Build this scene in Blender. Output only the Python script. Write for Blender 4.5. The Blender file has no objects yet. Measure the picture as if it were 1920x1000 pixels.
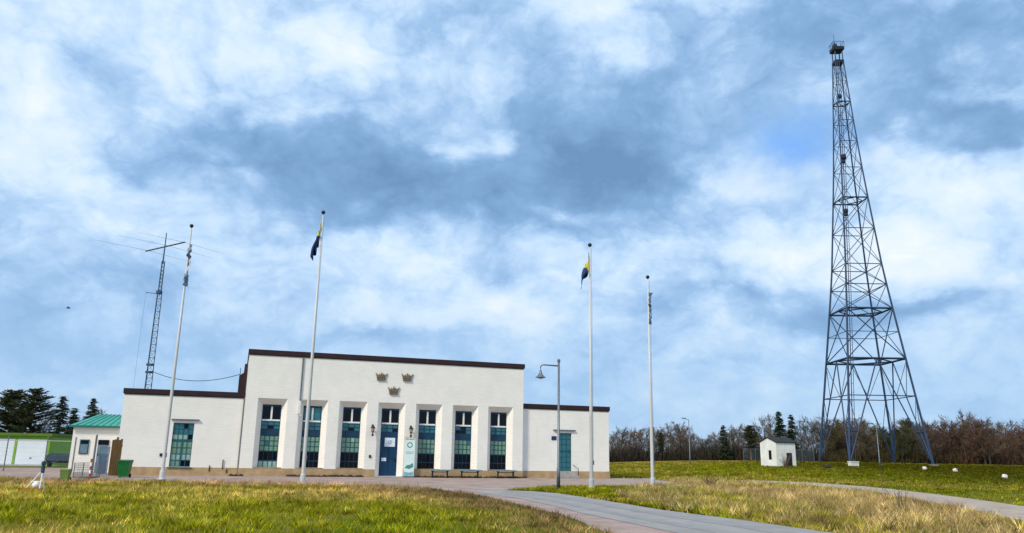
import bpy, bmesh, math, random
import numpy as np
from mathutils import Vector, Matrix

# ------------------------------------------------------------------ camera
F, PITCH, ROLL, EYE = 1456.24, 0.2361, -0.0175, 1.5068
FA, FD = 0.3288, 47.66                     # facade angle and distance
sc = bpy.context.scene
COL = sc.collection
cp, sp, cr, sr = math.cos(PITCH), math.sin(PITCH), math.cos(ROLL), math.sin(ROLL)
FWD = Vector((0, cp, sp)); UP0 = Vector((0, -sp, cp)); X0 = Vector((1, 0, 0))
RIGHT = cr * X0 - sr * UP0
UP = sr * X0 + cr * UP0
EYEV = Vector((0, 0, EYE))
cam_d = bpy.data.cameras.new("camera")
cam = bpy.data.objects.new("camera", cam_d)
COL.objects.link(cam)
m = Matrix.Identity(4)
for i in range(3):
    m[i][0], m[i][1], m[i][2], m[i][3] = RIGHT[i], UP[i], -FWD[i], EYEV[i]
cam.matrix_world = m
cam_d.sensor_fit = 'HORIZONTAL'; cam_d.sensor_width = 36.0
cam_d.lens = F / 1920 * 36.0
cam_d.clip_start = 0.1; cam_d.clip_end = 6000
sc.camera = cam

def ray(px, py):
    return (RIGHT * (px - 960) + UP * (500 - py) + FWD * F).normalized()

# ------------------------------------------------------------------ light
SUN_DIR = Vector((-0.62, -0.74, 0.80)).normalized()     # towards the sun
sun_d = bpy.data.lights.new("sun", 'SUN')
sun_d.energy = 3.1; sun_d.angle = math.radians(9); sun_d.color = (1.0, 0.90, 0.74)
sun = bpy.data.objects.new("sun", sun_d)
COL.objects.link(sun)
sun.rotation_euler = (-SUN_DIR).to_track_quat('-Z', 'Y').to_euler()
sun.location = SUN_DIR * 200
vs = sc.view_settings
vs.view_transform = 'Standard'; vs.look = 'None'; vs.gamma = 1.0; vs.exposure = 0.10
vs.use_curve_mapping = False

# ------------------------------------------------------------------ sky (world)
world = bpy.data.worlds.new("World"); sc.world = world; world.use_nodes = True
world.cycles.sampling_method = 'MANUAL'; world.cycles.sample_map_resolution = 256
wt = world.node_tree; wt.nodes.clear()
def wn(kind, **kw):
    n = wt.nodes.new(kind)
    for k, v in kw.items(): setattr(n, k, v)
    return n
def wl(a, b): wt.links.new(a, b)
def wmath(op, a, b=None, c=None, clamp=False):
    n = wn('ShaderNodeMath', operation=op); n.use_clamp = clamp
    for i, v in enumerate((a, b, c)):
        if v is None: continue
        if isinstance(v, (int, float)): n.inputs[i].default_value = v
        else: wl(v, n.inputs[i])
    return n.outputs[0]
def wvec(op, a, b=None, out=0):
    n = wn('ShaderNodeVectorMath', operation=op)
    for i, v in enumerate((a, b)):
        if v is None: continue
        if isinstance(v, (tuple, list)): n.inputs[i].default_value = v
        else: wl(v, n.inputs[i])
    return n.outputs[out]
def wnoise(vec, scale, detail=6, rough=0.55, dist=0.0):
    n = wn('ShaderNodeTexNoise'); n.inputs['Scale'].default_value = scale
    n.inputs['Detail'].default_value = detail; n.inputs['Roughness'].default_value = rough
    n.inputs['Distortion'].default_value = dist
    wl(vec, n.inputs['Vector']); return n
tc = wn('ShaderNodeTexCoord')
D = tc.outputs['Generated']
sep = wn('ShaderNodeSeparateXYZ'); wl(D, sep.inputs[0])
az = wmath('ARCTAN2', sep.outputs[0], sep.outputs[1])
el = wmath('ARCSINE', sep.outputs[2])
cmb = wn('ShaderNodeCombineXYZ'); wl(az, cmb.inputs[0]); wl(el, cmb.inputs[1])
P0 = cmb.outputs[0]
# stretched copy of the direction so that clouds flatten towards the horizon
flat = wn('ShaderNodeCombineXYZ')
wl(az, flat.inputs[0]); wl(wmath('MULTIPLY', el, 1.45), flat.inputs[1])
PF = flat.outputs[0]
warp1 = wvec('SUBTRACT', wnoise(PF, 5.0, 5, 0.55).outputs['Color'], (0.5, 0.5, 0.5))
warp2 = wvec('SUBTRACT', wnoise(PF, 17.0, 5, 0.6).outputs['Color'], (0.5, 0.5, 0.5))
def wscale(v, s):
    n = wn('ShaderNodeVectorMath', operation='SCALE'); wl(v, n.inputs[0]); n.inputs[3].default_value = s
    return n.outputs[0]
P = wvec('ADD', wvec('ADD', P0, wscale(warp1, 0.12)), wscale(warp2, 0.05))
P = wvec('MULTIPLY', P, (1, 1, 0))
def pix_ang(px, py):
    d = ray(px, py)
    return math.atan2(d.x, d.y), math.asin(d.z)
# cloud masses of the photograph: centre, half-size (photo pixels), tone
BLOBS = [
    (640, 275, 190, 60, -0.36), (480, 255, 150, 50, -0.20), (560, 345, 150, 50, -0.28), (760, 300, 90, 60, -0.18),
    (1120, 300, 150, 90, -0.46), (1010, 190, 130, 70, -0.26), (900, 380, 220, 45, -0.34), (1230, 350, 90, 40, -0.24),
    (300, 300, 90, 30, -0.16), (230, 180, 190, 60, -0.12), (1000, 420, 160, 25, -0.14), (780, 60, 90, 35, -0.14),
    (1720, 215, 130, 50, -0.56), (1850, 270, 130, 45, -0.38), (1500, 80, 260, 80, -0.26), (1780, 60, 200, 70, -0.20),
    (1380, 555, 170, 25, -0.28), (1560, 598, 160, 20, -0.30), (1720, 590, 110, 22, -0.30), (1450, 490, 120, 20, -0.10), (1320, 180, 120, 60, -0.14),
    (680, 640, 110, 16, -0.22), (480, 610, 90, 18, -0.08), (1050, 705, 80, 9, -0.14), (1280, 690, 110, 9, -0.10), (1800, 130, 120, 25, -0.14),
    (110, 570, 230, 90, -0.14), (300, 560, 160, 70, -0.08), (60, 660, 160, 40, -0.10), (1300, 640, 200, 40, -0.06), (960, 340, 260, 60, -0.12), (1180, 250, 90, 60, -0.12),
    (660, 80, 90, 70, 0.24), (420, 60, 120, 60, 0.12), (330, 150, 70, 30, 0.16), (845, 290, 32, 30, 0.42), (935, 255, 40, 26, 0.30),
    (70, 200, 110, 80, 0.22), (610, 200, 60, 22, 0.18), (210, 380, 150, 50, 0.10), (1130, 100, 120, 40, 0.08), (1060, 60, 80, 40, 0.14),
    (1540, 180, 45, 35, 0.26), (1420, 315, 90, 35, 0.30), (1490, 460, 100, 40, 0.34), (1670, 310, 60, 50, 0.26), (1750, 265, 70, 26, 0.20),
    (1860, 175, 60, 22, 0.34), (1850, 390, 110, 40, 0.24), (1700, 500, 80, 40, 0.22), (1880, 470, 60, 30, 0.14), (1060, 400, 60, 16, 0.30),
    (790, 600, 150, 35, 0.22), (960, 570, 100, 30, 0.16), (700, 480, 110, 40, 0.18), (1000, 640, 120, 22, 0.12), (450, 480, 120, 40, 0.08),
    (1340, 660, 150, 20, 0.10), (100, 700, 90, 20, 0.10), (1250, 470, 100, 25, 0.16), (470, 335, 40, 16, 0.22),
]
tone = None
for (bx_, by_, rx_, ry_, amp) in BLOBS:
    a_, e_ = pix_ang(bx_, by_)
    v = wvec('SUBTRACT', P, (a_, e_, 0))
    v = wvec('MULTIPLY', v, (F / rx_ / 1.15, F / ry_ / 1.15, 0))
    dd = wvec('DOT_PRODUCT', v, v, out=1)
    g = wmath('POWER', 0.3679, dd)
    tone = wmath('MULTIPLY_ADD', g, amp * 1.05, tone if tone is not None else 0.0)
billow = wnoise(PF, 7.0, 9, 0.56, 0.1).outputs['Fac']
fine = wnoise(PF, 26.0, 8, 0.6, 0.1).outputs['Fac']
# cauliflower puffs: fractal cells on warped coordinates
puffn = wn('ShaderNodeTexVoronoi', feature='F1'); puffn.normalize = True
puffn.inputs['Scale'].default_value = 9.0; puffn.inputs['Detail'].default_value = 3.0; puffn.inputs['Roughness'].default_value = 0.55
puffn.inputs['Lacunarity'].default_value = 2.2; 
wl(wvec('ADD', PF, wscale(warp1, 0.22)), puffn.inputs['Vector'])
puff = puffn.outputs['Distance']
tone = wmath('ADD', tone, wmath('MULTIPLY_ADD', billow, 0.72, -0.36))
tone = wmath('ADD', tone, wmath('MULTIPLY_ADD', puff, -1.30, 0.45))
tone = wmath('ADD', tone, wmath('MULTIPLY_ADD', fine, 0.24, -0.12))
tone = wmath('MULTIPLY_ADD', tone, 0.76, 0.525)
ramp = wn('ShaderNodeValToRGB'); wl(tone, ramp.inputs[0])
els = ramp.color_ramp.elements
stops = [(0.0, (0.150, 0.290, 0.500)), (0.28, (0.235, 0.415, 0.675)), (0.42, (0.335, 0.530, 0.805)),
         (0.55, (0.490, 0.680, 0.920)), (0.68, (0.650, 0.805, 0.965)), (0.95, (0.880, 0.935, 0.985))]
els[0].position = 0.0; els[1].position = 1.0
for p_, c_ in stops[1:-1]: els.new(p_)
for e_, (p_, c_) in zip(els, stops):
    e_.position = p_; e_.color = (*c_, 1)
# clear air behind the clouds
sky = wn('ShaderNodeTexSky', sky_type='NISHITA'); sky.sun_disc = False
sky.sun_elevation = math.asin(SUN_DIR.z); sky.sun_rotation = math.atan2(SUN_DIR.x, SUN_DIR.y)
sky.air_density = 1.0; sky.dust_density = 0.6; sky.ozone_density = 1.5
# gap of clear sky and the pale clear band above the horizon
ga, ge = pix_ang(1490, 262)
v = wvec('MULTIPLY', wvec('SUBTRACT', P, (ga, ge, 0)), (F / 110, F / 55, 0))
gap = wmath('POWER', 0.3679, wvec('DOT_PRODUCT', v, v, out=1))
low = wn('ShaderNodeMapRange'); low.interpolation_type = 'SMOOTHSTEP'
wl(el, low.inputs[0]); low.inputs[1].default_value = 0.05; low.inputs[2].default_value = 0.24
low.inputs[3].default_value = 0.80; low.inputs[4].default_value = 0.0
clear = wmath('MAXIMUM', wmath('MULTIPLY', gap, 0.95), wmath('MULTIPLY', low.outputs[0], wmath('MULTIPLY_ADD', fine, -0.8, 1.2)), clamp=True)
cloud10 = wn('ShaderNodeVectorMath', operation='SCALE'); wl(ramp.outputs[0], cloud10.inputs[0]); cloud10.inputs[3].default_value = 10.0
skyc = wn('ShaderNodeVectorMath', operation='SCALE'); wl(sky.outputs[0], skyc.inputs[0]); skyc.inputs[3].default_value = 1.0
# thin high haze in the clear band keeps it pale
haze_mix = wn('ShaderNodeMix', data_type='RGBA'); haze_mix.inputs[0].default_value = 0.88
wl(skyc.outputs[0], haze_mix.inputs[6]); haze_mix.inputs[7].default_value = (3.6, 5.75, 8.5, 1)
gapc = wn('ShaderNodeMix', data_type='RGBA'); wl(gap, gapc.inputs[0])
wl(haze_mix.outputs[2], gapc.inputs[6]); gapc.inputs[7].default_value = (2.1, 4.5, 9.2, 1)
mixw = wn('ShaderNodeMix', data_type='RGBA'); wl(clear, mixw.inputs[0])
wl(cloud10.outputs[0], mixw.inputs[6]); wl(gapc.outputs[2], mixw.inputs[7])
bg = wn('ShaderNodeBackground'); bg.inputs[1].default_value = 0.1
wl(mixw.outputs[2], bg.inputs[0])
wo = wn('ShaderNodeOutputWorld'); wl(bg.outputs[0], wo.inputs[0])

# ------------------------------------------------------------------ helpers
R = random.Random(7)
NR = np.random.default_rng(11)
def ss(a, b, x):
    t = np.clip((np.asarray(x, float) - a) / (b - a), 0, 1); return t * t * (3 - 2 * t)
def terrain(x, y):
    return 1.0 * ss(50, 115, y) * ss(0, 35, x)
def at_z(px, py, z):
    d = ray(px, py); t = (z - EYE) / d.z
    return EYEV + d * t
def at_y(px, py, y):
    d = ray(px, py); return EYEV + d * (y / d.y)
def ground_at(px, py):
    z = 0.0
    for _ in range(60):
        p = at_z(px, py, z); z = 0.5 * z + 0.5 * float(terrain(p.x, p.y))
    return p
def gpt(px, py, y):                      # ground point in the column of a pixel at distance y
    p = at_y(px, py, y); return Vector((p.x, p.y, float(terrain(p.x, p.y))))
CA, SA = math.cos(FA), math.sin(FA)
FO = Vector((-FD * SA, FD * CA, 0))
FU = Vector((CA, SA, 0)); FV = Vector((-SA, CA, 0))
def fac(px, py, v=0.0):                  # pixel -> (u, z) on a plane parallel to the facade
    d = ray(px, py); o = FO + FV * v
    t = (o - EYEV).dot(FV) / d.dot(FV)
    p = EYEV + d * t
    return (p - FO).dot(FU), p.z
def fworld(u, v, z=0.0): return FO + FU * u + FV * v + Vector((0, 0, z))

def tag(o, label=None, cat=None, group=None, kind=None):
    if label: o["label"] = label
    if cat: o["category"] = cat
    if group: o["group"] = group
    if kind: o["kind"] = kind
    return o
def empty(name, loc=(0, 0, 0), rz=0.0):
    o = bpy.data.objects.new(name, None); COL.objects.link(o)
    o.location = loc; o.rotation_euler = (0, 0, rz); o.empty_display_size = 0.3
    return o
def link_mesh(name, me, mat=None, parent=None, smooth=False):
    o = bpy.data.objects.new(name, me); COL.objects.link(o)
    if mat is not None and len(me.materials) == 0:
        for mm in (mat if isinstance(mat, (list, tuple)) else [mat]): me.materials.append(mm)
    if parent is not None: o.parent = parent
    if smooth:
        me.polygons.foreach_set('use_smooth', [True] * len(me.polygons))
    return o
class MB:
    def __init__(s): s.v = []; s.f = []; s.mi = []; s.cm = 0
    def face(s, idx): s.f.append(idx); s.mi.append(s.cm)
    def quad(s, a, b, c, d):
        n = len(s.v); s.v += [tuple(a), tuple(b), tuple(c), tuple(d)]; s.face((n, n+1, n+2, n+3)); return s
    def poly(s, pts):
        n = len(s.v); s.v += [tuple(p) for p in pts]; s.face(tuple(range(n, n+len(pts)))); return s
    def box(s, x0, x1, y0, y1, z0, z1):
        n = len(s.v)
        s.v += [(x0,y0,z0),(x1,y0,z0),(x1,y1,z0),(x0,y1,z0),(x0,y0,z1),(x1,y0,z1),(x1,y1,z1),(x0,y1,z1)]
        for q in ((0,3,2,1),(4,5,6,7),(0,1,5,4),(1,2,6,5),(2,3,7,6),(3,0,4,7)): s.face(tuple(n+i for i in q))
        return s
    def tube(s, pts, radii, seg=6, cap=True):
        pts = [Vector(p) for p in pts]
        if isinstance(radii, (int, float)): radii = [radii] * len(pts)
        n0 = len(s.v); ref = None
        for i, p in enumerate(pts):
            t = (pts[min(i+1, len(pts)-1)] - pts[max(i-1, 0)]).normalized()
            if ref is None:
                ref = Vector((0, 0, 1)) if abs(t.z) < 0.9 else Vector((1, 0, 0))
            a = t.cross(ref).normalized(); b = t.cross(a).normalized(); ref = b.cross(t)  # keep frame steady
            ref = Vector((0, 0, 1)) if abs(t.z) < 0.9 else Vector((1, 0, 0))
            for k in range(seg):
                an = 2 * math.pi * k / seg
                q = p + (a * math.cos(an) + b * math.sin(an)) * radii[i]
                s.v.append(tuple(q))
        for i in range(len(pts) - 1):
            for k in range(seg):
                a0 = n0 + i*seg + k; a1 = n0 + i*seg + (k+1) % seg
                s.face((a0, a1, a1 + seg, a0 + seg))
        if cap:
            s.face(tuple(n0 + k for k in range(seg))[::-1])
            s.face(tuple(n0 + (len(pts)-1)*seg + k for k in range(seg)))
        return s
    def lathe(s, prof, c=(0, 0, 0), seg=12, sx=1, sy=1):
        n0 = len(s.v)
        for r, z in prof:
            for k in range(seg):
                an = 2*math.pi*k/seg
                s.v.append((c[0] + r*sx*math.cos(an), c[1] + r*sy*math.sin(an), c[2] + z))
        for i in range(len(prof)-1):
            for k in range(seg):
                a0 = n0+i*seg+k; a1 = n0+i*seg+(k+1) % seg
                s.face((a0, a1, a1+seg, a0+seg))
        s.face(tuple(n0+k for k in range(seg))[::-1]); s.face(tuple(n0+(len(prof)-1)*seg+k for k in range(seg)))
        return s
    def prism(s, outline, y0, y1):      # outline in (x, z), extruded along y
        n = len(outline); n0 = len(s.v)
        s.v += [(x, y0, z) for x, z in outline] + [(x, y1, z) for x, z in outline]
        s.face(tuple(range(n0, n0+n))); s.face(tuple(range(n0+2*n-1, n0+n-1, -1)))
        for i in range(n):
            j = (i+1) % n; s.face((n0+j, n0+i, n0+n+i, n0+n+j))
        return s
    def mesh(s, name):
        me = bpy.data.meshes.new(name); me.from_pydata(s.v, [], s.f)
        me.polygons.foreach_set('material_index', s.mi); me.update()
        bm = bmesh.new(); bm.from_mesh(me); bmesh.ops.recalc_face_normals(bm, faces=bm.faces); bm.to_mesh(me); bm.free()
        return me
    def build(s, name, mat, parent=None, smooth=False):
        return link_mesh(name, s.mesh(name), mat, parent, smooth)
def bx(x0, x1, y0, y1, z0, z1): return MB().box(x0, x1, y0, y1, z0, z1)
def copy_tree(o, parent=None):
    c = o.copy(); COL.objects.link(c); c.parent = parent
    for ch in list(o.children): copy_tree(ch, c)
    return c

# ------------------------------------------------------------------ materials
def mat(name, col, rough=0.7, var=0.0, scale=4.0, col2=None, metal=0.0, bump=0.0, bscale=None, spec=0.35, coat=0.0, stretch=None, alpha_streak=None):
    mt = bpy.data.materials.new(name); mt.use_nodes = True
    nt = mt.node_tree; b = nt.nodes['Principled BSDF']
    b.inputs['Roughness'].default_value = rough; b.inputs['Metallic'].default_value = metal
    b.inputs['Specular IOR Level'].default_value = spec
    b.inputs['Coat Weight'].default_value = coat
    b.inputs['Base Color'].default_value = (*col, 1)
    if var or col2 or bump:
        t = nt.nodes.new('ShaderNodeTexCoord'); src = t.outputs['Object']
        if stretch:
            mp = nt.nodes.new('ShaderNodeMapping'); mp.inputs['Scale'].default_value = stretch
            nt.links.new(src, mp.inputs[0]); src = mp.outputs[0]
    if var or col2:
        n = nt.nodes.new('ShaderNodeTexNoise'); n.inputs['Scale'].default_value = scale; n.inputs['Detail'].default_value = 6
        n.inputs['Roughness'].default_value = 0.62
        nt.links.new(src, n.inputs['Vector'])
        r = nt.nodes.new('ShaderNodeValToRGB'); nt.links.new(n.outputs['Fac'], r.inputs[0])
        c2 = col2 if col2 else tuple(c * (1 - var) for c in col)
        c1 = col if col2 else tuple(min(1, c * (1 + var * 0.5)) for c in col)
        r.color_ramp.elements[0].position = 0.32; r.color_ramp.elements[0].color = (*c2, 1)
        r.color_ramp.elements[1].position = 0.68; r.color_ramp.elements[1].color = (*c1, 1)
        nt.links.new(r.outputs[0], b.inputs['Base Color'])
    if bump:
        n2 = nt.nodes.new('ShaderNodeTexNoise'); n2.inputs['Scale'].default_value = bscale or scale * 6; n2.inputs['Detail'].default_value = 5
        nt.links.new(src, n2.inputs['Vector'])
        bp = nt.nodes.new('ShaderNodeBump'); bp.inputs['Strength'].default_value = bump; bp.inputs['Distance'].default_value = 0.03
        nt.links.new(n2.outputs['Fac'], bp.inputs['Height']); nt.links.new(bp.outputs[0], b.inputs['Normal'])
    return mt
def attr_mat(name, attr='col', rough=0.8, trans=0.0):
    mt = bpy.data.materials.new(name); mt.use_nodes = True
    nt = mt.node_tree; b = nt.nodes['Principled BSDF']; b.inputs['Roughness'].default_value = rough
    b.inputs['Specular IOR Level'].default_value = 0.04
    a = nt.nodes.new('ShaderNodeAttribute'); a.attribute_name = attr
    nt.links.new(a.outputs['Color'], b.inputs['Base Color'])
    if trans:
        tr = nt.nodes.new('ShaderNodeBsdfTranslucent'); nt.links.new(a.outputs['Color'], tr.inputs[0])
        mx = nt.nodes.new('ShaderNodeMixShader'); mx.inputs[0].default_value = trans
        out = nt.nodes['Material Output']
        nt.links.new(b.outputs[0], mx.inputs[1]); nt.links.new(tr.outputs[0], mx.inputs[2]); nt.links.new(mx.outputs[0], out.inputs[0])
    return mt
def wall_mat(name, col):
    # limewashed brick: faint courses, blotchy weathering and thin rain streaks
    mt = bpy.data.materials.new(name); mt.use_nodes = True
    nt = mt.node_tree; b = nt.nodes['Principled BSDF']; b.inputs['Roughness'].default_value = 0.85; b.inputs['Specular IOR Level'].default_value = 0.2
    t = nt.nodes.new('ShaderNodeTexCoord')
    sx = nt.nodes.new('ShaderNodeSeparateXYZ'); nt.links.new(t.outputs['Object'], sx.inputs[0])
    cb = nt.nodes.new('ShaderNodeCombineXYZ')
    nt.links.new(sx.outputs[0], cb.inputs[0]); nt.links.new(sx.outputs[2], cb.inputs[1])
    br = nt.nodes.new('ShaderNodeTexBrick'); br.inputs['Scale'].default_value = 1.0
    br.inputs['Brick Width'].default_value = 0.27; br.inputs['Row Height'].default_value = 0.085
    br.inputs['Mortar Size'].default_value = 0.008; br.inputs['Mortar Smooth'].default_value = 0.3
    nt.links.new(cb.outputs[0], br.inputs['Vector'])
    br.inputs['Color1'].default_value = (*col, 1); br.inputs['Color2'].default_value = (*[c*0.955 for c in col], 1)
    br.inputs['Mortar'].default_value = (*[c*0.90 for c in col], 1)
    n = nt.nodes.new('ShaderNodeTexNoise'); n.inputs['Scale'].default_value = 0.7; n.inputs['Detail'].default_value = 7
    nt.links.new(t.outputs['Object'], n.inputs['Vector'])
    mp = nt.nodes.new('ShaderNodeMapping'); mp.inputs['Scale'].default_value = (1.6, 1.6, 1.1)
    nt.links.new(t.outputs['Object'], mp.inputs[0])
    n3 = nt.nodes.new('ShaderNodeTexNoise'); n3.inputs['Scale'].default_value = 1.0; n3.inputs['Detail'].default_value = 5
    nt.links.new(mp.outputs[0], n3.inputs['Vector'])
    ad = nt.nodes.new('ShaderNodeMath'); ad.operation = 'ADD'
    nt.links.new(n.outputs['Fac'], ad.inputs[0]); nt.links.new(n3.outputs['Fac'], ad.inputs[1])
    mr = nt.nodes.new('ShaderNodeMapRange'); nt.links.new(ad.outputs[0], mr.inputs[0])
    mr.inputs[1].default_value = 0.75; mr.inputs[2].default_value = 1.25; mr.inputs[3].default_value = 0.95; mr.inputs[4].default_value = 1.02
    mul = nt.nodes.new('ShaderNodeVectorMath'); mul.operation = 'SCALE'
    nt.links.new(br.outputs['Color'], mul.inputs[0]); nt.links.new(mr.outputs[0], mul.inputs[3])
    nt.links.new(mul.outputs[0], b.inputs['Base Color'])
    bp = nt.nodes.new('ShaderNodeBump'); bp.inputs['Strength'].default_value = 0.35; bp.inputs['Distance'].default_value = 0.01; bp.invert = True
    nt.links.new(br.outputs['Fac'], bp.inputs['Height']); nt.links.new(bp.outputs[0], b.inputs['Normal'])
    return mt
M = {}
M['wall'] = wall_mat('limewash_wall', (0.87, 0.845, 0.785))
M['plinth'] = mat('plinth_render', (0.50, 0.350, 0.185), 0.85, col2=(0.34, 0.235, 0.130), scale=2.5, bump=0.3)
M['trim'] = mat('brown_sheet_metal', (0.030, 0.010, 0.012), 0.45, var=0.4, scale=1.5)
M['roof'] = mat('roof_felt', (0.06, 0.06, 0.065), 0.9, var=0.3, scale=3)
M['reveal'] = M['wall']
M['white'] = mat('white_paint', (0.78, 0.78, 0.76), 0.45, var=0.10, scale=3)
M['polewhite'] = mat('pole_white', (0.55, 0.55, 0.55), 0.35, var=0.06, scale=2)
M['glass_dark'] = mat('dark_glass', (0.003, 0.005, 0.010), 0.12, var=0.5, scale=0.8, spec=0.22)
M['glass_teal'] = mat('teal_glass', (0.045, 0.210, 0.245), 0.18, col2=(0.018, 0.105, 0.140), scale=1.8, spec=0.5)
M['glass_green'] = mat('green_curtained_glass', (0.230, 0.390, 0.270), 0.18, col2=(0.100, 0.225, 0.160), scale=1.6, spec=0.5)
M['glass_pale'] = mat('pale_curtained_glass', (0.36, 0.54, 0.48), 0.2, col2=(0.18, 0.33, 0.30), scale=2, spec=0.5)
M['frame_blue'] = mat('blue_frame_paint', (0.006, 0.040, 0.085), 0.45, var=0.3, scale=3)
M['door_blue'] = mat('door_blue_paint', (0.003, 0.042, 0.105), 0.4, var=0.25, scale=2.5, stretch=(3, 3, 0.5))
M['frame_teal'] = mat('teal_frame_paint', (0.018, 0.10, 0.14), 0.45, var=0.3, scale=3)
M['iron'] = mat('black_iron', (0.012, 0.012, 0.013), 0.5, var=0.4, scale=8)
M['bronze'] = mat('weathered_bronze', (0.20, 0.155, 0.105), 0.55, var=0.5, scale=9, metal=0.2)
M['lampglass'] = mat('lantern_glass', (0.30, 0.26, 0.20), 0.15, spec=0.6)
M['paper'] = mat('paper', (0.70, 0.76, 0.84), 0.7, var=0.06, scale=6)
M['print'] = mat('printed_ink', (0.20, 0.42, 0.50), 0.7, var=0.3, scale=12)
M['galv'] = mat('galvanised_steel', (0.17, 0.195, 0.22), 0.45, var=0.25, scale=3, metal=0.5)
M['steelblue'] = mat('tower_steel_paint', (0.020, 0.048, 0.112), 0.5, var=0.35, scale=1.2)
M['towerdark'] = mat('tower_platform_paint', (0.010, 0.016, 0.032), 0.7, var=0.3, scale=2)
M['mast'] = mat('mast_steel', (0.075, 0.105, 0.150), 0.45, var=0.3, scale=2, metal=0.3)
M['gravel'] = mat('pink_gravel', (0.43, 0.315, 0.272), 0.95, col2=(0.25, 0.185, 0.160), scale=0.9, bump=0.6, bscale=30)
M['concrete'] = mat('concrete', (0.36, 0.35, 0.33), 0.9, var=0.3, scale=2, bump=0.2)
M['stone'] = mat('white_stone', (0.70, 0.67, 0.60), 0.9, var=0.2, scale=3)
M['wood'] = mat('brown_planks', (0.125, 0.070, 0.018), 0.75, col2=(0.070, 0.040, 0.014), scale=3, stretch=(6, 6, 0.6))
M['benchwood'] = mat('bench_slats', (0.15, 0.26, 0.31), 0.6, var=0.4, scale=4, stretch=(0.6, 5, 5))
M['turq'] = mat('turquoise_sheet', (0.050, 0.330, 0.270), 0.5, var=0.2, scale=2.0)
M['turqd'] = mat('turquoise_edge', (0.025, 0.150, 0.125), 0.5, var=0.2, scale=2.0)
M['lime'] = mat('lime_green_cladding', (0.200, 0.390, 0.014), 0.5, var=0.2, scale=1.5)
M['limeroof'] = mat('moss_green_roof', (0.085, 0.155, 0.014), 0.6, var=0.3, scale=1.5)
M['garage'] = mat('garage_white', (0.74, 0.78, 0.84), 0.45, var=0.07, scale=1.2)
M['bin'] = mat('bin_green_plastic', (0.004, 0.120, 0.024), 0.4, var=0.25, scale=4)
M['binlid'] = mat('bin_lid_plastic', (0.003, 0.075, 0.018), 0.4, var=0.25, scale=4)
M['boxgreen'] = mat('sun_bleached_green', (0.16, 0.25, 0.055), 0.6, var=0.3, scale=4)
M['tarp'] = mat('blue_grey_cover', (0.035, 0.065, 0.095), 0.5, var=0.4, scale=4)
M['greyblue'] = mat('grey_blue_panel', (0.14, 0.22, 0.30), 0.5, var=0.25, scale=3)
M['orange'] = mat('orange_red_paint', (0.42, 0.085, 0.030), 0.6, var=0.35, scale=6)
M['rubber'] = mat('black_rubber', (0.015, 0.015, 0.016), 0.8)
M['flagblue'] = mat('flag_blue', (0.012, 0.036, 0.150), 0.8, var=0.3, scale=6)
M['flagyellow'] = mat('flag_yellow', (0.62, 0.54, 0.06), 0.8, var=0.25, scale=6)
M['pgrey'] = mat('pennant_pale', (0.48, 0.47, 0.52), 0.8, var=0.25, scale=5)
M['pblue'] = mat('pennant_blue', (0.13, 0.20, 0.33), 0.8, var=0.4, scale=5)
M['hut'] = mat('hut_white', (0.74, 0.74, 0.71), 0.9, var=0.15, scale=1.3, bump=0.2)
M['hutroof'] = mat('hut_roof', (0.022, 0.026, 0.032), 0.8, var=0.3, scale=3)
M['soil'] = mat('dark_soil', (0.055, 0.034, 0.022), 1.0, col2=(0.030, 0.020, 0.014), scale=6, bump=0.6)
M['wire'] = mat('fence_wire', (0.14, 0.20, 0.24), 0.5, metal=0.3)
M['asphalt'] = mat('worn_asphalt', (0.34, 0.325, 0.315), 0.9, col2=(0.25, 0.24, 0.235), scale=0.9, bump=0.35, bscale=60)
M['asphalt_dark'] = mat('asphalt_wheel_track', (0.235, 0.228, 0.225), 0.85, col2=(0.30, 0.29, 0.285), scale=1.2, bump=0.3, bscale=60)
M['path'] = mat('path_gravel', (0.46, 0.37, 0.30), 0.95, col2=(0.31, 0.245, 0.20), scale=1.1, bump=0.5, bscale=30)
M['grass'] = attr_mat('grass_blades', 'col', 0.75, 0.25)
M['groundmat'] = attr_mat('ground_turf', 'col', 1.0)
M['bird'] = mat('bird_dark', (0.03, 0.03, 0.035), 0.8)

# ------------------------------------------------------------------ ground
_H = NR.random((257, 257))
def vnoise(x, y, sc_):
    x = np.asarray(x, float) / sc_ + 300.37; y = np.asarray(y, float) / sc_ + 311.71
    xi = np.floor(x).astype(int); yi = np.floor(y).astype(int); fx = x - xi; fy = y - yi
    fx = fx*fx*(3-2*fx); fy = fy*fy*(3-2*fy); a = xi % 256; b = yi % 256
    return (_H[a, b]*(1-fx)*(1-fy) + _H[a+1, b]*fx*(1-fy) + _H[a, b+1]*(1-fx)*fy + _H[a+1, b+1]*fx*fy)
def fbm(x, y, sc_):
    return (vnoise(x, y, sc_) + 0.5*vnoise(x, y, sc_*0.47) + 0.25*vnoise(x, y, sc_*0.21)) / 1.75
def pxpoly(pts): return [(p.x, p.y) for p in (at_z(a, b, 0.0) for a, b in pts)]
def inside(x, y, poly):
    x = np.asarray(x); y = np.asarray(y); r = np.zeros(x.shape, bool); n = len(poly)
    for i in range(n):
        x1, y1 = poly[i]; x2, y2 = poly[(i+1) % n]
        if y1 == y2: continue
        c = ((y1 > y) != (y2 > y)) & (x < (x2-x1)*(y-y1)/(y2-y1) + x1)
        r ^= c
    return r
def near_line(x, y, line):
    d = np.full(np.shape(x), 1e9)
    for (x1, y1), (x2, y2) in zip(line[:-1], line[1:]):
        dx, dy = x2-x1, y2-y1; t = np.clip(((x-x1)*dx + (y-y1)*dy)/(dx*dx+dy*dy+1e-9), 0, 1)
        d = np.minimum(d, np.hypot(x-x1-t*dx, y-y1-t*dy))
    return d
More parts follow.
